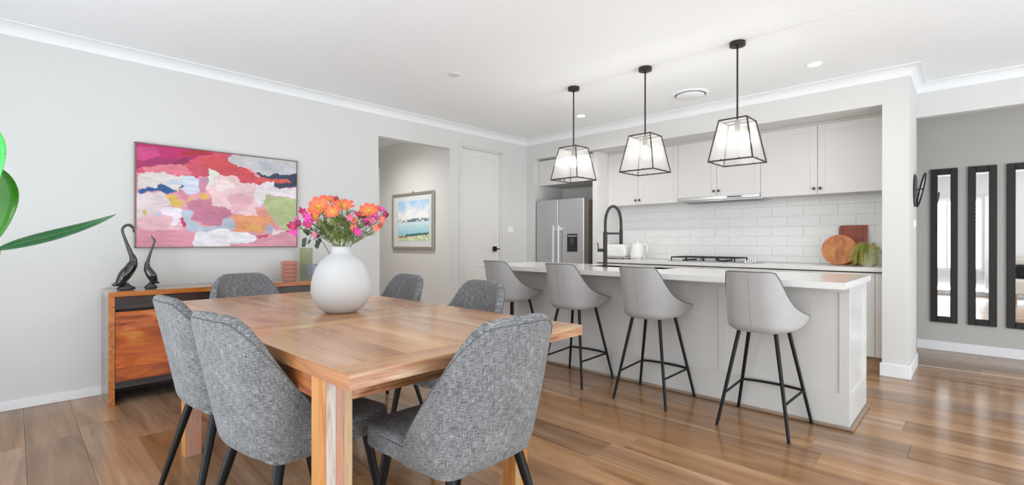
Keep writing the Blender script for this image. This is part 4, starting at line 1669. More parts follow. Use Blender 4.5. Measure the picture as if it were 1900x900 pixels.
spray([(551, 407), (545, 421), (541, 419), (547, 430), (552, 415)], ['mag', 'mag2', 'mag2', 'mag', 'mag'], 'outermost magenta spray hanging out on the left of the bouquet', -0.02)
spray([(566, 398), (572, 405), (562, 394), (576, 412), (569, 412), (580, 404)], ['mag2', 'mag', 'mag2', 'mag', 'mag', 'mag'], 'dense magenta spray below the large orange flower at left', -0.04)
spray([(573, 420), (586, 434)], ['mag2', 'pink'], 'pair of pink blooms low at the left front of the bouquet', -0.08, 0.022)
spray([(619, 369), (625, 370)], ['mag', 'mag2'], 'small magenta bloom poking above the top of the bouquet', 0.08, 0.018)
spray([(650, 404), (656, 410), (641, 411), (638, 416)], ['pink', 'coral', 'mag2', 'mag2'], 'small pinkish blooms in the middle right of the bouquet', -0.02)
spray([(667, 402), (672, 398), (664, 398), (676, 402)], ['mag2', 'mag', 'mag2', 'mag'], 'magenta cluster left of the single right-hand orange flower', 0.0, 0.020)
spray([(684, 408), (681, 414), (694, 404), (690, 410), (676, 412), (698, 400)], ['mag', 'mag', 'mag2', 'pink', 'pink', 'mag'], 'magenta cluster right below the single right-hand orange flower', -0.03)
spray([(704, 388), (708, 389)], ['pink', 'mag'], 'pale pink bloom at the upper right edge of the bouquet', 0.02, 0.018)
spray([(715, 398), (718, 401)], ['mag2', 'mag2'], 'deep pink bloom furthest right in the bouquet', 0.0, 0.018)
spray([(702, 405), (710, 409), (706, 420), (698, 424)], ['pink', 'coral', 'coral', 'coral'], 'coral pink drooping blooms at the lower right of the bouquet', -0.03)
spray([(660, 428), (664, 432), (657, 424)], ['mag2', 'mag', 'coral'], 'bright magenta bloom low at the right front of the bouquet', -0.08, 0.020)

# extra greenery: each a leafy stem of its own
green_heads = [((600, 410), 'leafy green stem rising at the left centre of the bouquet'), ((628, 404), 'feathery green stem in the exact centre of the bouquet'), ((645, 390), 'feathery green stem behind the top centre orange flower'), ((668, 418), 'feathery green stem leaning right under the magenta cluster'), ((690, 432), 'thin feathery stem reaching out low on the right'), ((612, 418), 'short feathery stem at the front of the bouquet'), ((588, 420), 'feathery stem leaning left under the large orange flower'), ((655, 418), 'upright feathery stem in the middle right of the bouquet')]
for i, ((x, y), lab) in enumerate(green_heads):
    head = VP(x, y, rf.uniform(-0.06, 0.06))
    t = thing('greenery_stem', tuple(head), lab, 'foliage', 'green stems in the white vase')
    pts = stem_pts(head)
    bm = B()
    tube(bm, pts, 0.0019, 5)
    frond(bm, pts, 36, 0.05, 0.0012)
    obj('stem', bm, M['stem'] if i % 2 else M['stem2'], t)
# dark leafy branch on the left
head = VP(568, 426, 0.02)
t = thing('leafy_branch', tuple(head), 'dark green leafy twig drooping over the left rim of the vase', 'foliage', 'green stems in the white vase')
c0 = VP(600, 452, 0.0)
pts = bez(c0, VP(590, 440, 0), VP(582, 436, 0.02), head, 10)
bm = B()
tube(bm, [VC + Vector((0, 0, 0.2))] + pts, 0.0018, 5)
obj('stem', bm, M['darkleaf'], t)
for k in range(16):
    p = VP(rf.uniform(564, 596), rf.uniform(424, 454), rf.uniform(-0.03, 0.04))
    base_ = Vector(pts[rf.randint(3, 10)])
    p = base_.lerp(p, 0.9)
    d = (p - base_ + Vector((rf.uniform(-1, 1), rf.uniform(-1, 1), rf.uniform(-1, 0.3))) * 0.01).normalized()
    s = d.cross(tocam + Vector((rf.uniform(-0.4, 0.4), 0, rf.uniform(-0.4, 0.4)))).normalized()
    n_ = d.cross(s)
    l = rf.uniform(0.026, 0.036)
    bm = B()
    prev = None
    L0, R0, C0 = [], [], []
    for i in range(6):
        tt = i / 5
        w = 0.36 * l * math.sin(PI * (0.06 + 0.9 * tt))
        q = p + d * l * tt
        L0.append(bm.verts.new(q + s * w + n_ * 0.002))
        C0.append(bm.verts.new(q))
        R0.append(bm.verts.new(q - s * w + n_ * 0.002))
    for i in range(5):
        bm.faces.new((L0[i], C0[i], C0[i + 1], L0[i + 1]))
        bm.faces.new((C0[i], R0[i], R0[i + 1], C0[i + 1]))
    tube(bm, [base_, p], 0.0009, 3)
    obj('leaf', bm, M['darkleaf'], t, smooth=True)

# ------------------------------------------------------------ sideboard
SX_B, SX_F, SY_0, SY_1, SZ = XL + 0.018, -4.40, 0.462, 2.20, 0.808
sb = thing('sideboard', (-4.6, 1.33, 0), 'low orange-brown timber sideboard with dark drawers against the left wall', 'sideboard')
bm = B()
box(bm, SX_B, SX_F - 0.02, SY_0, SY_1, SZ - 0.036, SZ, 0.001)
obj('top', bm, M['sbtop'], sb)
bm = B()
box(bm, SX_F - 0.02, SX_F, SY_0, SY_1, SZ - 0.036, SZ + 0.0005, 0.002)
obj('top_edge', bm, M['sbframe'], sb)
for (y0, y1) in ((SY_0, SY_0 + 0.036), (SY_1 - 0.036, SY_1)):
    bm = B()
    box(bm, SX_B, SX_F - 0.02, y0, y1, 0.0, SZ - 0.036, 0.001)
    obj('end_panel', bm, M['sbside'], sb)
    bm = B()
    box(bm, SX_F - 0.02, SX_F, y0, y1, 0.0, SZ - 0.036, 0.002)
    obj('end_edge', bm, M['sbframeZ'], sb)
bm = B()
box(bm, SX_B + 0.01, SX_F - 0.045, SY_0 + 0.036, SY_1 - 0.036, 0.12, SZ - 0.036)
obj('carcass', bm, M['gap'], sb)
ys = [SY_0 + 0.037, SY_0 + 0.037 + (SY_1 - SY_0 - 0.074) / 2, SY_1 - 0.037]
for i in range(2):
    a, b_ = ys[i] + 0.001, ys[i + 1] - 0.001
    bm = B()
    box(bm, SX_F - 0.05, SX_F - 0.014, a, b_, 0.682, SZ - 0.040, 0.001)
    o = obj('drawer', bm, M['sbdark'], sb)
    o['label'] = 'dark walnut top drawer front'
    zz = [0.165, 0.262, 0.40, 0.53, 0.664]
    bm = B()
    box(bm, SX_F - 0.05, SX_F - 0.03, a, b_, 0.165, 0.664)
    dr = obj('door', bm, M['sbdark'], sb)
    for k in range(4):
        bm = B()
        box(bm, SX_F - 0.0295, SX_F - 0.008 + rnd.uniform(-0.0002, 0.0002), a, b_, zz[k] + 0.0003, zz[k + 1] - 0.0003, 0.0006)
        obj('door_board', bm, M['sbfront'], dr)
bm = B()
box(bm, SX_F - 0.06, SX_F - 0.03, SY_0 + 0.037, SY_1 - 0.037, 0.112, 0.163, 0.001)
bm2 = B()
box(bm2, SX_B, SX_B + 0.012, SY_0 + 0.037, SY_1 - 0.037, 0.002, 0.12)  # dark sheet added to paint the shade beneath the sideboard
obj('under_shade_panel', bm2, M['gap'], sb)
o = obj('bottom_rail', bm, M['sbdark'], sb)

# glazed black birds
def bird(name, base, path, rads, basepath, label, flip=1):
    t = thing(name, base, label, 'figurine', 'black glazed bird figurines')
    bx_, by_, bz_ = base
    bm = B()
    rings = [(0.0, 0.001), (0.036, 0.001), (0.045, 0.009), (0.041, 0.020), (0.028, 0.031), (0.018, 0.040), (0.013, 0.052), (0.0, 0.056)]
    lathe(bm, [(r * basepath, z) for r, z in rings], base, 24, cap_bot=False)
    bmesh.ops.scale(bm, vec=(0.75, 1.15, 1), space=Matrix.Translation((-bx_, -by_, -bz_)), verts=bm.verts)
    obj('foot', bm, M['blackglaze'], t, smooth=True)
    P = [Vector((bx_ + x, by_ + y * flip, bz_ + z)) for x, y, z in path]
    # catmull-rom densify
    Q, Rr = [], []
    for i in range(len(P) - 1):
        p0, p1, p2, p3 = P[max(i - 1, 0)], P[i], P[i + 1], P[min(i + 2, len(P) - 1)]
        for k in range(5):
            s = k / 5
            Q.append(0.5 * ((2 * p1) + (p2 - p0) * s + (2 * p0 - 5 * p1 + 4 * p2 - p3) * s * s + (3 * p1 - p0 - 3 * p2 + p3) * s ** 3))
            Rr.append(rads[i] * (1 - smooth01(s)) + rads[i + 1] * smooth01(s))
    Q.append(P[-1])
    Rr.append(rads[-1])
    bm = B()
    tube(bm, Q, Rr, 16)
    obj('body', bm, M['blackglaze'], t, smooth=True)
    return t


zt = SZ + 0.0006
bird('bird_figurine', (-4.55, 0.578, zt),
     [(0, -0.085, 0.048), (0, -0.065, 0.045), (0, -0.035, 0.062), (0, -0.005, 0.115), (0, 0.032, 0.175), (0, 0.043, 0.225), (0, 0.025, 0.28), (0, 0.0, 0.36), (0, -0.02, 0.43), (0, -0.018, 0.462), (0, 0.005, 0.484), (0, 0.03, 0.478), (0, 0.042, 0.455), (0, 0.046, 0.425)],
     [0.003, 0.014, 0.032, 0.041, 0.036, 0.024, 0.015, 0.0105, 0.0085, 0.0085, 0.0095, 0.011, 0.008, 0.002], 1.15,
     'tall black glazed bird figurine with hooked neck, left end of sideboard')
bird('bird_figurine', (-4.55, 0.728, zt),
     [(0, 0.055, 0.046), (0, 0.042, 0.045), (0, 0.022, 0.06), (0, 0.006, 0.098), (0, -0.016, 0.14), (0, -0.024, 0.18), (0, -0.016, 0.225), (0, 0.0, 0.285), (0, 0.018, 0.345), (0, 0.022, 0.37), (0, 0.010, 0.39), (0, 0.002, 0.412)],
     [0.002, 0.010, 0.026, 0.033, 0.029, 0.018, 0.011, 0.0085, 0.007, 0.0085, 0.006, 0.0015], 0.85,
     'shorter black glazed bird figurine with upright beak, right of the tall one')

# glass vases
t0 = Vector((-4.58, 1.775, zt))
bm = B()
pr = [(0.056, 0.0), (0.062, 0.004), (0.064, 0.034)]
for k in range(4):
    zc = 0.052 + 0.036 * k
    for i in range(9):
        a = -PI / 2 + PI * i / 8
        pr.append((0.062 + 0.018 * math.cos(a), zc + 0.017 * math.sin(a)))
pr += [(0.058, 0.184), (0.056, 0.18), (0.058, 0.02)]
lathe(bm, pr, tuple(t0), 40)
tag(obj('glass_vase', bm, M['gpink'], smooth=True, auto=50), 'pink ribbed glass vase on the sideboard', 'vase')
bm = B()
lathe(bm, [(0.056, 0.0), (0.060, 0.004), (0.060, 0.30), (0.057, 0.302), (0.055, 0.30), (0.055, 0.012)], (-4.66, 1.962, zt), 36)
tag(obj('glass_vase', bm, M['ggreen'], smooth=True, auto=50), 'tall olive green glass cylinder vase behind the grey one', 'vase')
t = thing('glass_vase', (-4.50, 1.955, zt), 'short smoky grey glass candle vase beside the white table vase', 'vase')
bm = B()
lathe(bm, [(0.046, 0.022), (0.062, 0.03), (0.066, 0.07), (0.062, 0.150), (0.059, 0.150), (0.062, 0.07), (0.056, 0.036)], (-4.50, 1.955, zt), 36)
obj('cup', bm, M['ggrey'], t, smooth=True, auto=50)
bm = B()
for k in range(3):
    a = 2 * PI * k / 3 + 0.4
    tube(bm, [(-4.50 + 0.045 * math.cos(a), 1.955 + 0.045 * math.sin(a), zt), (-4.50 + 0.045 * math.cos(a), 1.955 + 0.045 * math.sin(a), zt + 0.026)], 0.002, 6)
obj('wire_stand', bm, M['black'], t)

# ------------------------------------------------------------ abstract painting
def homography(src, dst):
    A = []
    b = []
    for (x, y), (u, v) in zip(src, dst):
        A.append([x, y, 1, 0, 0, 0, -u * x, -u * y])
        b.append(u)
        A.append([0, 0, 0, x, y, 1, -v * x, -v * y])
        b.append(v)
    h = np.linalg.solve(np.array(A, float), np.array(b, float))
    return np.append(h, 1).reshape(3, 3)


def vnoise(U, V, freq, seed, octaves=3):
    rg = np.random.RandomState(seed)
    out = np.zeros_like(U)
    amp = 1.0
    tot = 0
    for o_ in range(octaves):
        n_ = 128
        tab = rg.rand(n_, n_)
        x = U * freq
        y = V * freq
        xi = np.floor(x).astype(int)
        yi = np.floor(y).astype(int)
        fx = x - xi
        fy = y - yi
        fx = fx * fx * (3 - 2 * fx)
        fy = fy * fy * (3 - 2 * fy)
        a = tab[xi % n_, yi % n_]
        b = tab[(xi + 1) % n_, yi % n_]
        c = tab[xi % n_, (yi + 1) % n_]
        d = tab[(xi + 1) % n_, (yi + 1) % n_]
        out += amp * ((a * (1 - fx) + b * fx) * (1 - fy) + (c * (1 - fx) + d * fx) * fy)
        tot += amp
        amp *= 0.5
        freq *= 2
    return out / tot - 0.5


def inpoly(X, Y, poly):
    ins = np.zeros(X.shape, bool)
    n_ = len(poly)
    j = n_ - 1
    for i in range(n_):
        xi, yi = poly[i]
        xj, yj = poly[j]
        if yi != yj:
            c = ((yi > Y) != (yj > Y)) & (X < (xj - xi) * (Y - yi) / (yj - yi) + xi)
            ins ^= c
        j = i
    return ins


def grid_canvas(name, origin, du, dv, nu, nv, color, height, mat, parent, nrm):
    """coloured grid: origin = top-left corner, du/dv = full width/height vectors"""
    us = np.linspace(0, 1, nu)
    vs_ = np.linspace(0, 1, nv)
    U, V = np.meshgrid(us, vs_)
    O = np.array(origin)
    P = O + U[..., None] * np.array(du) + V[..., None] * np.array(dv) + height[..., None] * np.array(nrm)
    r = ROOT[parent.name]
    P = P - np.array(r)
    verts = P.reshape(-1, 3)
    idx = np.arange(nu * nv).reshape(nv, nu)
    f = np.stack([idx[:-1, :-1], idx[1:, :-1], idx[1:, 1:], idx[:-1, 1:]], -1).reshape(-1, 4)
    me = bpy.data.meshes.new(name)
    me.vertices.add(len(verts))
    me.vertices.foreach_set('co', verts.ravel())
    me.loops.add(f.size)
    me.loops.foreach_set('vertex_index', f.ravel())
    me.polygons.add(len(f))
    me.polygons.foreach_set('loop_start', np.arange(0, f.size, 4))
    me.update(calc_edges=True)
    me.validate()
    ca = me.color_attributes.new('paint', 'FLOAT_COLOR', 'POINT')
    c4 = np.ones((nu * nv, 4))
    c4[:, :3] = color.reshape(-1, 3)
    ca.data.foreach_set('color', c4.ravel())
    me.materials.append(mat)
    for p in me.polygons:
        p.use_smooth = True
    o = bpy.data.objects.new(name, me)
    COL.objects.link(o)
    o.parent = parent
    return o


def lin(c):
    c = np.array(c, float) / 255
    return np.where(c <= 0.04045, c / 12.92, ((c + 0.055) / 1.055) ** 2.4)


PY0, PY1, PZ0, PZ1 = 0.661, 1.925, 1.118, 1.960
pic = thing('painting', (XL, 1.29, 1.12), 'large abstract painting in pinks, reds, white and green above the sideboard', 'painting')
xf = XL + 0.032
bm = B()
fw = 0.009
for (a, b_, c, d) in ((PY0, PY0 + fw, PZ0, PZ1), (PY1 - fw, PY1, PZ0, PZ1), (PY0, PY1, PZ0, PZ0 + fw), (PY0, PY1, PZ1 - fw, PZ1)):
    box(bm, XL + 0.001, xf + 0.004, a, b_, c, d, 0.001)
obj('frame', bm, M['thinframe'], pic)
bm = B()
box(bm, XL + 0.001, xf - 0.006, PY0 + fw, PY1 - fw, PZ0 + fw, PZ1 - fw)
obj('backing', bm, M['gap'], pic)
NU, NV = 300, 200
U, V = np.meshgrid(np.linspace(0, 1, NU), np.linspace(0, 1, NV))
Hm = homography([(0, 0), (1, 0), (1, 1), (0, 1)], [(48, 58), (1277, 208), (1262, 856), (40, 857)])
W_ = Hm[2, 0] * U + Hm[2, 1] * V + 1
X = (Hm[0, 0] * U + Hm[0, 1] * V + Hm[0, 2]) / W_
Y = (Hm[1, 0] * U + Hm[1, 1] * V + Hm[1, 2]) / W_
X = X + 30 * vnoise(U, V, 12, 1, 3) + 26 * vnoise(U, V, 48, 31, 3)
Y = Y + 30 * vnoise(U, V, 12, 2, 3) + 26 * vnoise(U, V, 48, 32, 3)
layers = [
    ((226, 158, 172), [(0, 0), (1400, 0), (1400, 900), (0, 900)]),
    ((232, 184, 190), [(40, 520), (330, 560), (420, 700), (300, 760), (40, 700)]),
    ((224, 150, 168), [(40, 720), (500, 740), (480, 870), (30, 870)]),
    ((206, 78, 102), [(0, 0), (1400, 0), (780, 165), (760, 230), (870, 245), (930, 280), (980, 330), (1080, 370), (960, 380), (850, 370), (800, 330), (700, 300), (640, 280), (600, 330), (480, 325), (380, 320), (280, 285), (120, 285), (0, 290)]),
    ((186, 32, 100), [(0, 0), (700, 0), (600, 140), (470, 190), (330, 235), (240, 212), (130, 240), (0, 270)]),
    ((204, 66, 130), [(40, 90), (200, 90), (240, 150), (120, 200), (40, 190)]),
    ((158, 40, 96), [(60, 200), (200, 170), (330, 180), (300, 225), (130, 235), (50, 250)]),
    ((142, 36, 84), [(390, 175), (470, 172), (455, 215), (380, 232), (300, 222)]),
    ((172, 34, 56), [(380, 128), (500, 110), (640, 135), (560, 160), (400, 160)]),
    ((210, 76, 84), [(520, 190), (700, 150), (760, 210), (900, 260), (960, 330), (900, 365), (840, 360), (740, 310), (640, 270), (560, 250)]),
    ((222, 120, 136), [(100, 255), (240, 218), (420, 235), (480, 300), (380, 312), (280, 282), (110, 282)]),
    ((202, 200, 202), [(748, 192), (790, 152), (1400, 150), (1400, 312), (1120, 308), (1060, 330), (960, 290), (930, 255), (830, 250), (760, 215)]),
    ((190, 192, 200), [(980, 200), (1180, 230), (1150, 290), (1000, 270)]),
    ((46, 60, 84), [(962, 288), (1060, 325), (1130, 303), (1400, 312), (1400, 372), (1230, 405), (1150, 418), (1100, 402), (1100, 368), (1000, 332)]),
    ((216, 88, 84), [(960, 325), (1080, 345), (1220, 342), (1226, 370), (1140, 382), (1040, 375), (950, 372)]),
    ((226, 216, 212), [(60, 300), (130, 280), (250, 280), (350, 320), (420, 310), (530, 340), (520, 430), (450, 460), (400, 440), (350, 440), (50, 410)]),
    ((204, 212, 228), [(400, 320), (450, 305), (530, 340), (520, 430), (440, 465), (400, 430), (370, 370)]),
    ((200, 206, 220), [(270, 350), (350, 335), (370, 380), (300, 380)]),
    ((224, 206, 210), [(40, 445), (260, 440), (330, 520), (230, 560), (220, 600), (40, 640)]),
    ((32, 86, 146), [(60, 440), (80, 412), (130, 400), (200, 402), (205, 380), (240, 368), (330, 410), (358, 435), (290, 455), (220, 420), (150, 428), (80, 450)]),
    ((40, 84, 130), [(365, 405), (400, 388), (408, 402), (380, 418)]),
    ((226, 140, 160), [(360, 420), (400, 425), (440, 470), (420, 510), (370, 450)]),
    ((220, 184, 92), [(262, 465), (340, 458), (415, 520), (405, 560), (330, 542), (300, 500)]),
    ((220, 184, 92), [(415, 500), (480, 458), (490, 468), (440, 512)]),
    ((220, 176, 84), [(528, 440), (570, 440), (610, 482), (560, 492), (525, 470)]),
    ((212, 180, 100), [(92, 570), (118, 568), (134, 600), (122, 628), (100, 600)]),
    ((202, 124, 150), [(430, 520), (520, 485), (620, 495), (620, 550), (760, 570), (775, 620), (700, 650), (685, 702), (580, 690), (470, 640), (505, 585), (440, 560)]),
    ((196, 138, 160), [(525, 340), (610, 335), (605, 390), (565, 440), (525, 425)]),
    ((238, 228, 236), [(200, 572), (280, 545), (380, 560), (405, 600), (345, 695), (298, 705), (330, 620), (250, 600)]),
    ((184, 194, 210), [(385, 600), (440, 572), (500, 580), (455, 640), (560, 700), (690, 700), (705, 640), (765, 640), (805, 700), (765, 742), (560, 742), (440, 722), (400, 655)]),
    ((190, 198, 214), [(195, 600), (240, 595), (240, 625), (205, 628)]),
    ((240, 204, 206), [(650, 330), (700, 308), (800, 320), (840, 370), (960, 370), (955, 460), (985, 540), (975, 612), (900, 634), (780, 604), (770, 572), (615, 542), (622, 480), (565, 400)]),
    ((232, 178, 190), [(740, 480), (860, 450), (940, 470), (930, 540), (800, 600), (770, 560)]),
    ((246, 224, 222), [(660, 350), (760, 340), (800, 400), (700, 450), (650, 420)]),
    ((224, 230, 214), [(603, 262), (695, 298), (640, 340), (640, 380), (598, 392)]),
    ((238, 228, 232), [(968, 382), (1090, 368), (1112, 412), (1190, 420), (1400, 385), (1400, 492), (1150, 482), (1060, 455), (1042, 500), (1000, 552), (958, 522), (948, 450)]),
    ((184, 194, 138), [(1050, 460), (1180, 492), (1400, 490), (1400, 730), (1180, 742), (1080, 640), (1040, 580), (1020, 520)]),
    ((224, 152, 136), [(960, 560), (1030, 575), (1120, 700), (1100, 720), (1050, 640), (960, 610)]),
    ((234, 158, 110), [(778, 620), (970, 612), (1050, 622), (1090, 660), (1030, 692), (1000, 762), (900, 742), (820, 762), (798, 700)]),
    ((236, 176, 100), [(880, 690), (990, 680), (980, 740), (900, 735)]),
    ((240, 234, 240), [(492, 742), (620, 735), (700, 718), (780, 742), (880, 742), (962, 792), (930, 832), (760, 832), (740, 870), (478, 870)]),
    ((236, 226, 232), [(1085, 720), (1185, 745), (1090, 775)]),
    ((182, 180, 196), [(1018, 692), (1080, 686), (1090, 730), (1062, 762), (1028, 740)]),
    ((196, 46, 96), [(372, 640), (392, 636), (424, 700), (396, 708)]),
    ((204, 48, 100), [(958, 788), (1040, 756), (1048, 774), (965, 800)]),
    ((206, 60, 90), [(1180, 745), (1210, 740), (1205, 752), (1182, 755)]),
]
colr = np.zeros(U.shape + (3,))
hgt = np.zeros(U.shape)
for i, (c, poly) in enumerate(layers):
    m_ = inpoly(X, Y, poly)
    colr[m_] = lin(c)
    hgt[m_] = 0.0009 * ((i * 7) % 5) / 4
st_ = 0.95 + 0.34 * vnoise(U, V * 1.6, 26, 9, 4) + 0.16 * vnoise(U * 0.5, V * 3, 40, 12, 3) + 0.25 * vnoise(U, V, 9, 14, 2)
colr = np.clip(colr * st_[..., None], 0, 1)
hgt = hgt + 0.0028 * vnoise(U, V * 1.4, 30, 4, 3)
grid_canvas('canvas', (xf, PY0 + fw * 0.7, PZ1 - fw * 0.7), (0, PY1 - PY0 - fw * 1.4, 0), (0, 0, -(PZ1 - PZ0 - fw * 1.4)), NU, NV, colr, hgt - 0.002, M['paint'], pic, (1, 0, 0))

# ------------------------------------------------------------ watercolour in the passage
wy = OY1 - 0.022
wx0, wx1, wz0, wz1 = -6.113, -5.12, 1.068, 1.852
pic2 = thing('framed_watercolour', (-5.62, wy, wz0), 'framed watercolour of mountains and a lake on the passage wall', 'painting')
fw = 0.038
bm = B()
for (a, b_, c, d) in ((wx0, wx0 + fw, wz0, wz1), (wx1 - fw, wx1, wz0, wz1), (wx0 + fw, wx1 - fw, wz0, wz0 + fw), (wx0 + fw, wx1 - fw, wz1 - fw, wz1)):
    box(bm, a, b_, wy - 0.012, OY1 - 0.001, c, d, 0.004)
obj('frame', bm, M['champagne'], pic2)
bm = B()
box(bm, wx0 + fw, wx1 - fw, wy + 0.002, OY1 - 0.002, wz0 + fw, wz1 - fw)
obj('mat_board', bm, M['mat_board'], pic2)
NU2, NV2 = 150, 130
U, V = np.meshgrid(np.linspace(0, 1, NU2), np.linspace(0, 1, NV2))
nz = vnoise(U, V, 6, 21, 4)
nz2 = vnoise(U * 2, V * 2, 14, 22, 4)
colr = np.zeros(U.shape + (3,))
sky1, sky2 = lin((166, 208, 244)), lin((250, 250, 250))
tt = np.clip(V / 0.35 + nz * 1.4, 0, 1)[..., None]
colr[:] = sky1 * (1 - tt) + sky2 * tt
ridge = 0.475 - 0.06 * np.abs(vnoise(U, U * 0, 7, 23, 4)) * 2 - 0.03 * nz2 - 0.03 * (U > 0.4)
mnt = (V > ridge) & (V < 0.54 - 0.03 * U)
colr[mnt] = lin((104, 124, 140))
snow = mnt & (nz2 > 0.06)
colr[snow] = lin((244, 248, 250))
lake = V >= 0.54 - 0.03 * U
tl = np.clip((V - 0.54) / 0.3 + nz2 * 0.8, 0, 1)[..., None]
colr[lake] = (lin((220, 240, 246)) * (1 - tl) + lin((150, 218, 230)) * tl)[lake]
tree = 0.80 + 0.05 * (1 - U) - 0.05 * np.maximum(0, vnoise(U * 3, U * 0, 22, 25, 2)) * 2
tr = (V > tree) & (V < tree + 0.05)
fg = V >= tree + 0.03
colr[fg] = lin((196, 214, 158))
fgl = fg & (nz2 > 0.0)
colr[fgl] = lin((240, 242, 214))
fgo = fg & (U < 0.3) & (V < 0.92)
colr[fgo] = lin((186, 134, 100))
colr[tr & (U > 0.25)] = lin((52, 104, 92))
colr[V > 0.985] = lin((200, 216, 216))
grid_canvas('watercolour_sheet', (-5.960, wy + 0.0012, 1.742), (0.733, 0, 0), (0, 0, -0.562), NU2, NV2, colr, np.zeros(U.shape), M['watercolour'], pic2, (0, -1, 0))
bm = B()
bm.faces.new([bm.verts.new(p) for p in ((wx0 + fw, wy - 0.004, wz0 + fw), (wx1 - fw, wy - 0.004, wz0 + fw), (wx1 - fw, wy - 0.004, wz1 - fw), (wx0 + fw, wy - 0.004, wz1 - fw))])
obj('picture_glass', bm, M['picglass'], pic2)
bm = B()
tube(bm, [(-5.614, OY1 - 0.001, 1.862), (-5.614, OY1 - 0.016, 1.864)], 0.007, 8)
obj('hanging_hook', bm, M['black'], pic2)

# ------------------------------------------------------------ hall mirrors
mir_lab = ['left of the three tall narrow dark-framed mirrors on the grey hall wall', 'middle of the three tall narrow dark-framed mirrors on the grey hall wall', 'rightmost tall dark-framed mirror, cut by the right picture edge']
for i, (x0, x1, fwx) in enumerate(((-0.346, -0.128, 0.058), (-0.048, 0.167, 0.060), (0.236, 0.60, 0.062))):
    z0, z1 = 0.306, 1.968
    t = thing('wall_mirror', ((x0 + x1) / 2, YH - 0.02, z0), mir_lab[i], 'mirror', 'tall dark-framed mirrors on the hall wall')
    bm = B()
    y0 = YH - 0.026
    fz = 0.066
    box(bm, x0, x0 + fwx, y0, YH - 0.001, z0, z1, 0.004)
    box(bm, x1 - fwx, x1, y0, YH - 0.001, z0, z1, 0.004)
    box(bm, x0 + fwx, x1 - fwx, y0, YH - 0.001, z0, z0 + fz, 0.004)
    box(bm, x0 + fwx, x1 - fwx, y0, YH - 0.001, z1 - fz, z1, 0.004)
    obj('frame', bm, M['darkframe'], t)
    bm = B()
    box(bm, x0 + fwx - 0.002, x1 - fwx + 0.002, y0 + 0.012, y0 + 0.016, z0 + fz - 0.002, z1 - fz + 0.002)
    obj('mirror_glass', bm, M['mirror'], t)

# ------------------------------------------------------------ pendants
def make_pendant():
    t = empty('pendant_lamp')
    zc = 0.0            # ceiling
    zt_, zb_ = -0.592, -0.902
    ht, hb = 0.100, 0.157
    bm = B()
    tube(bm, [(0, 0, -0.001), (0, 0, -0.030), (0, 0, -0.031)], [0.056, 0.056, 0.053], 32)
    obj('canopy', bm, M['bronze'], t, smooth=True, auto=40)
    bm = B()
    tube(bm, [(0, 0, -0.03), (0, 0, -0.05), (0, 0, -0.052), (0, 0, zt_)], [0.010, 0.010, 0.0065, 0.0065], 12)
    obj('rod', bm, M['bronze'], t)
    bm = B()
    r = 0.0055
    T_ = [(-ht, -ht, zt_), (ht, -ht, zt_), (ht, ht, zt_), (-ht, ht, zt_)]
    B_ = [(-hb, -hb, zb_), (hb, -hb, zb_), (hb, hb, zb_), (-hb, hb, zb_)]
    for i in range(4):
        tube(bm, [T_[i], T_[(i + 1) % 4]], r, 4)
        tube(bm, [B_[i], B_[(i + 1) % 4]], r, 4)
        tube(bm, [T_[i], B_[i]], r, 4)
    tube(bm, [(-ht, 0, zt_), (ht, 0, zt_)], 0.004, 4)
    obj('frame', bm, M['bronze'], t)
    for i in range(4):
        j = (i + 1) % 4
        bm = B()
        k = 0.975
        vs = [bm.verts.new(Vector((p[0] * k, p[1] * k, p[2]))) for p in (T_[i], T_[j], B_[j], B_[i])]
        bm.faces.new(vs)
        obj('glass_pane', bm, M['lampglass'], t)
    bm = B()
    for i in range(4):
        j = (i + 1) % 4
        for f in (0.3, 0.7):
            p = Vector(B_[i]).lerp(Vector(B_[j]), f) * 1.0
            q = p + Vector((0, 0, 0.010))
            tube(bm, [p, q], 0.004, 6)
    obj('glass_clips', bm, M['bronze'], t)
    bm = B()
    tube(bm, [(0, 0, zt_ + 0.002), (0, 0, zt_ - 0.085)], 0.019, 16)
    obj('lamp_holder', bm, plain('lamp_holder_grey', srgb(120, 112, 104), 0.4, metal=0.4), t)
    bm = B()
    lathe(bm, [(0.012, -0.087), (0.018, -0.10), (0.030, -0.125), (0.033, -0.150), (0.028, -0.175), (0.015, -0.19), (0.0, -0.194)], (0, 0, zt_), 20, cap_bot=False)
    o = obj('bulb', bm, M['bulb'], t, smooth=True)
    o['label'] = 'glowing bulb'
    return t


pend0 = make_pendant()
pl = ['leftmost glass lantern pendant over the island', 'middle glass lantern pendant over the island', 'rightmost and nearest glass lantern pendant over the island']
for i, x in enumerate((-2.81, -2.047, -1.286)):
    c = pend0 if i == 0 else copy_tree(pend0)
    c.location = (x, 3.777, ZC)
    tag(c, pl[i], 'pendant lamp', 'bronze and glass lantern pendants')

# ------------------------------------------------------------ ceiling fittings
def downlight(x, y, on, label, power=26):
    t = thing('downlight', (x, y, ZC), label, 'downlight', 'recessed ceiling downlights')
    bm = B()
    lathe(bm, [(0.050, 0.0), (0.060, 0.0), (0.060, -0.004), (0.052, -0.006), (0.048, -0.003)], (x, y, ZC - 0.0005), 32, cap_bot=False)
    obj('trim_ring', bm, M['trimwhite'], t, smooth=True, auto=40)
    bm = B()
    lathe(bm, [(0.0, -0.002), (0.049, -0.002)], (x, y, ZC), 32, cap_bot=False)
    obj('diffuser', bm, M['lamp_on'] if on else M['lamp_off'], t)
    if on:
        l = bpy.data.lights.new('downlight_beam', 'SPOT')
        l.energy = power
        l.spot_size = math.radians(150)
        l.spot_blend = 1.0
        l.shadow_soft_size = 0.045
        l.color = (1.0, 0.98, 0.955)
        lo = bpy.data.objects.new('downlight_beam', l)
        COL.objects.link(lo)
        lo.parent = t
        lo.location = (0, 0, -0.012)
    return t


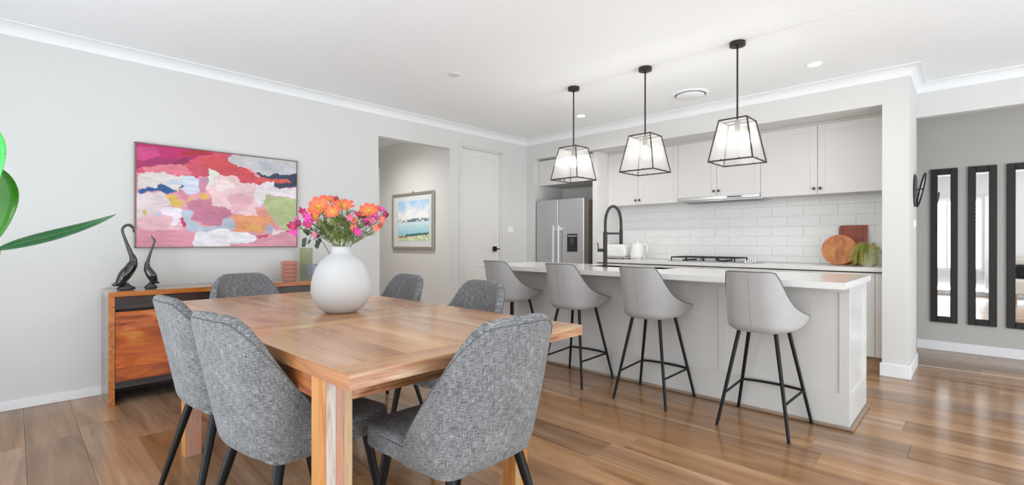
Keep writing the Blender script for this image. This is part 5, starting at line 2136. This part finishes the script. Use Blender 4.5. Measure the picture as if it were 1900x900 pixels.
downlight(-3.38, 4.69, True, 'lit downlight in the ceiling above the fridge side of the kitchen', 52)
downlight(-0.975, 4.69, True, 'large bright lit downlight in the ceiling near the pier', 15)
t = thing('smoke_detector', (-3.37, 2.745, ZC), 'small flat unlit white disc on the ceiling over the dining area', 'ceiling fitting')
bm = B()
lathe(bm, [(0.052, 0.0), (0.052, -0.006), (0.042, -0.010), (0.0, -0.011)], (-3.37, 2.745, ZC - 0.0005), 32, cap_bot=True)
obj('disc', bm, M['lamp_off'], t, smooth=True, auto=40)
vx, vy = -2.08, 4.765
t = thing('ceiling_air_vent', (vx, vy, ZC), 'round white air vent in the kitchen ceiling', 'vent')
bm = B()
lathe(bm, [(0.145, 0.0), (0.182, 0.0), (0.182, -0.006), (0.150, -0.012)], (vx, vy, ZC - 0.0005), 48, cap_bot=False)
obj('outer_ring', bm, M['ceiling'], t, smooth=True, auto=40)
bm = B()
lathe(bm, [(0.0, -0.002), (0.150, -0.002)], (vx, vy, ZC), 48, cap_bot=False)
obj('dark_throat', bm, M['gap'], t)
bm = B()
lathe(bm, [(0.0, -0.026), (0.128, -0.026), (0.138, -0.020), (0.138, -0.016), (0.0, -0.016)], (vx, vy, ZC), 48, cap_bot=False)
obj('centre_disc', bm, M['ceiling'], t, smooth=True, auto=40)
downlight(-5.55, 3.0, True, 'added fill downlight in the passage ceiling, hidden from view', 105)  # unseen lamp added to brighten the passage
for (x, y, lab) in ((1.2, 1.2, 'added fill downlight behind and right of the camera position'), (1.2, 4.2, 'added fill downlight over the open floor right of the island')):
    downlight(x, y, True, lab + ', outside the picture')  # unseen extra lamps, added to lift the room light

# ------------------------------------------------------------ potted plant at the left picture edge
pp = thing('potted_plant', (-1.75, -0.42, 0), 'tall leafy green pot plant reaching in from the left picture edge', 'plant')
bm = B()
lathe(bm, [(0.12, 0.0), (0.15, 0.02), (0.17, 0.30), (0.16, 0.30), (0.15, 0.27)], (-1.75, -0.42, 0), 32, cap_top=True)
obj('pot', bm, M['potgrey'], pp, smooth=True, auto=50)


def big_leaf(pts, widths, side, mat, fold=0.25, droop=0.0, label=None):
    """pts: midrib bezier control points; side: direction of the blade"""
    bm = B()
    uvl = bm.loops.layers.uv.new('UVMap')
    N_ = 18
    P = bez(*pts, N_)
    side = Vector(side).normalized()
    rows_ = []
    for i, p in enumerate(P):
        t_ = i / N_
        d = (P[min(i + 1, N_)] - P[max(i - 1, 0)]).normalized()
        s = (side - d * side.dot(d)).normalized()
        n_ = d.cross(s)
        w = widths * (math.sin(PI * min(1.0, 0.03 + 0.97 * t_) ** 0.85) ** 0.75)
        rows_.append([bm.verts.new(p + s * w * k + n_ * (fold * w * abs(k) + 0.002 * math.sin(4 * t_ * PI) * abs(k))) for k in (-1, -0.66, -0.33, 0, 0.33, 0.66, 1)])
    for i in range(N_):
        for k in range(6):
            f = bm.faces.new((rows_[i][k], rows_[i][k + 1], rows_[i + 1][k + 1], rows_[i + 1][k]))
            for lp, (a, b_) in zip(f.loops, ((i, k), (i, k + 1), (i + 1, k + 1), (i + 1, k))):
                lp[uvl].uv = (a / N_, b_ / 6)
    o = obj('leaf', bm, mat, pp, smooth=True)
    sm = o.modifiers.new('solid', 'SOLIDIFY')
    sm.thickness = 0.0012
    if label:
        o['label'] = label
    return o


def LP(px, py, d):
    """point at forward distance d along the sight line of a pixel, used to lay out the leaves"""
    c_, s_ = math.cos(0.767), math.sin(0.767)
    F = Vector((-s_, c_, 0))
    R = Vector((c_, s_, 0))
    return F * d + R * ((px - 950) / 890.1 * d) + Vector((0, 0, 1.17 - (py - 449.1) / 890.1 * d))


base = Vector((-1.75, -0.42, 0.28))
RV = (math.cos(0.767), math.sin(0.767), 0)
b_ = LP(217, 398, 1.42)
big_leaf((LP(-4, 464, 1.28), LP(55, 446, 1.32), LP(140, 432, 1.38), b_), 0.0145, (0.05, 0.1, 1), M['bigleaf3'], 0.35, label='long narrow blue-green leaf pointing right')
a2 = LP(-26, 318, 1.15)
big_leaf((a2, LP(-8, 350, 1.15), LP(-10, 400, 1.15), LP(-44, 470, 1.15)), 0.072, RV, M['bigleaf'], 0.12, label='broad green leaf')
a3 = LP(-52, 225, 1.05)
big_leaf((a3, LP(-34, 260, 1.05), LP(-30, 330, 1.05), LP(-46, 395, 1.05)), 0.064, RV, M['bigleaf2'], 0.12, label='bright green leaf at the picture edge')
for q in (LP(-4, 464, 1.28), a2, a3):
    bm = B()
    tube(bm, bez(base, base + Vector((0, 0, 0.4)), q + Vector((0, 0, -0.3)), q, 12), [0.009] * 6 + [0.006] * 7, 8)
    obj('stem', bm, M['stem'], pp, smooth=True)

# ------------------------------------------------------------ armchair behind the camera, glimpsed in the right mirror
t = thing('armchair', (1.0, -0.35, 0), 'cream armchair with a black cushion reflected in the rightmost mirror', 'armchair')
bm = B()
box(bm, 0.55, 1.35, -0.72, 0.0, 0.12, 0.42, 0.04, 3)
obj('seat', bm, M['sofa'], t)
bm = B()
box(bm, 0.55, 1.35, -0.80, -0.60, 0.42, 0.85, 0.04, 3)
obj('backrest', bm, M['sofa'], t)
bm = B()
box(bm, 0.60, 1.0, -0.58, -0.44, 0.43, 0.72, 0.05, 3)
obj('cushion', bm, M['black'], t)
for x in (0.6, 1.3):
    for y in (-0.67, -0.05):
        bm = B()
        tube(bm, [(x, y, 0), (x, y, 0.13)], 0.02, 10)
        obj('leg', bm, M['tabledark'], t)
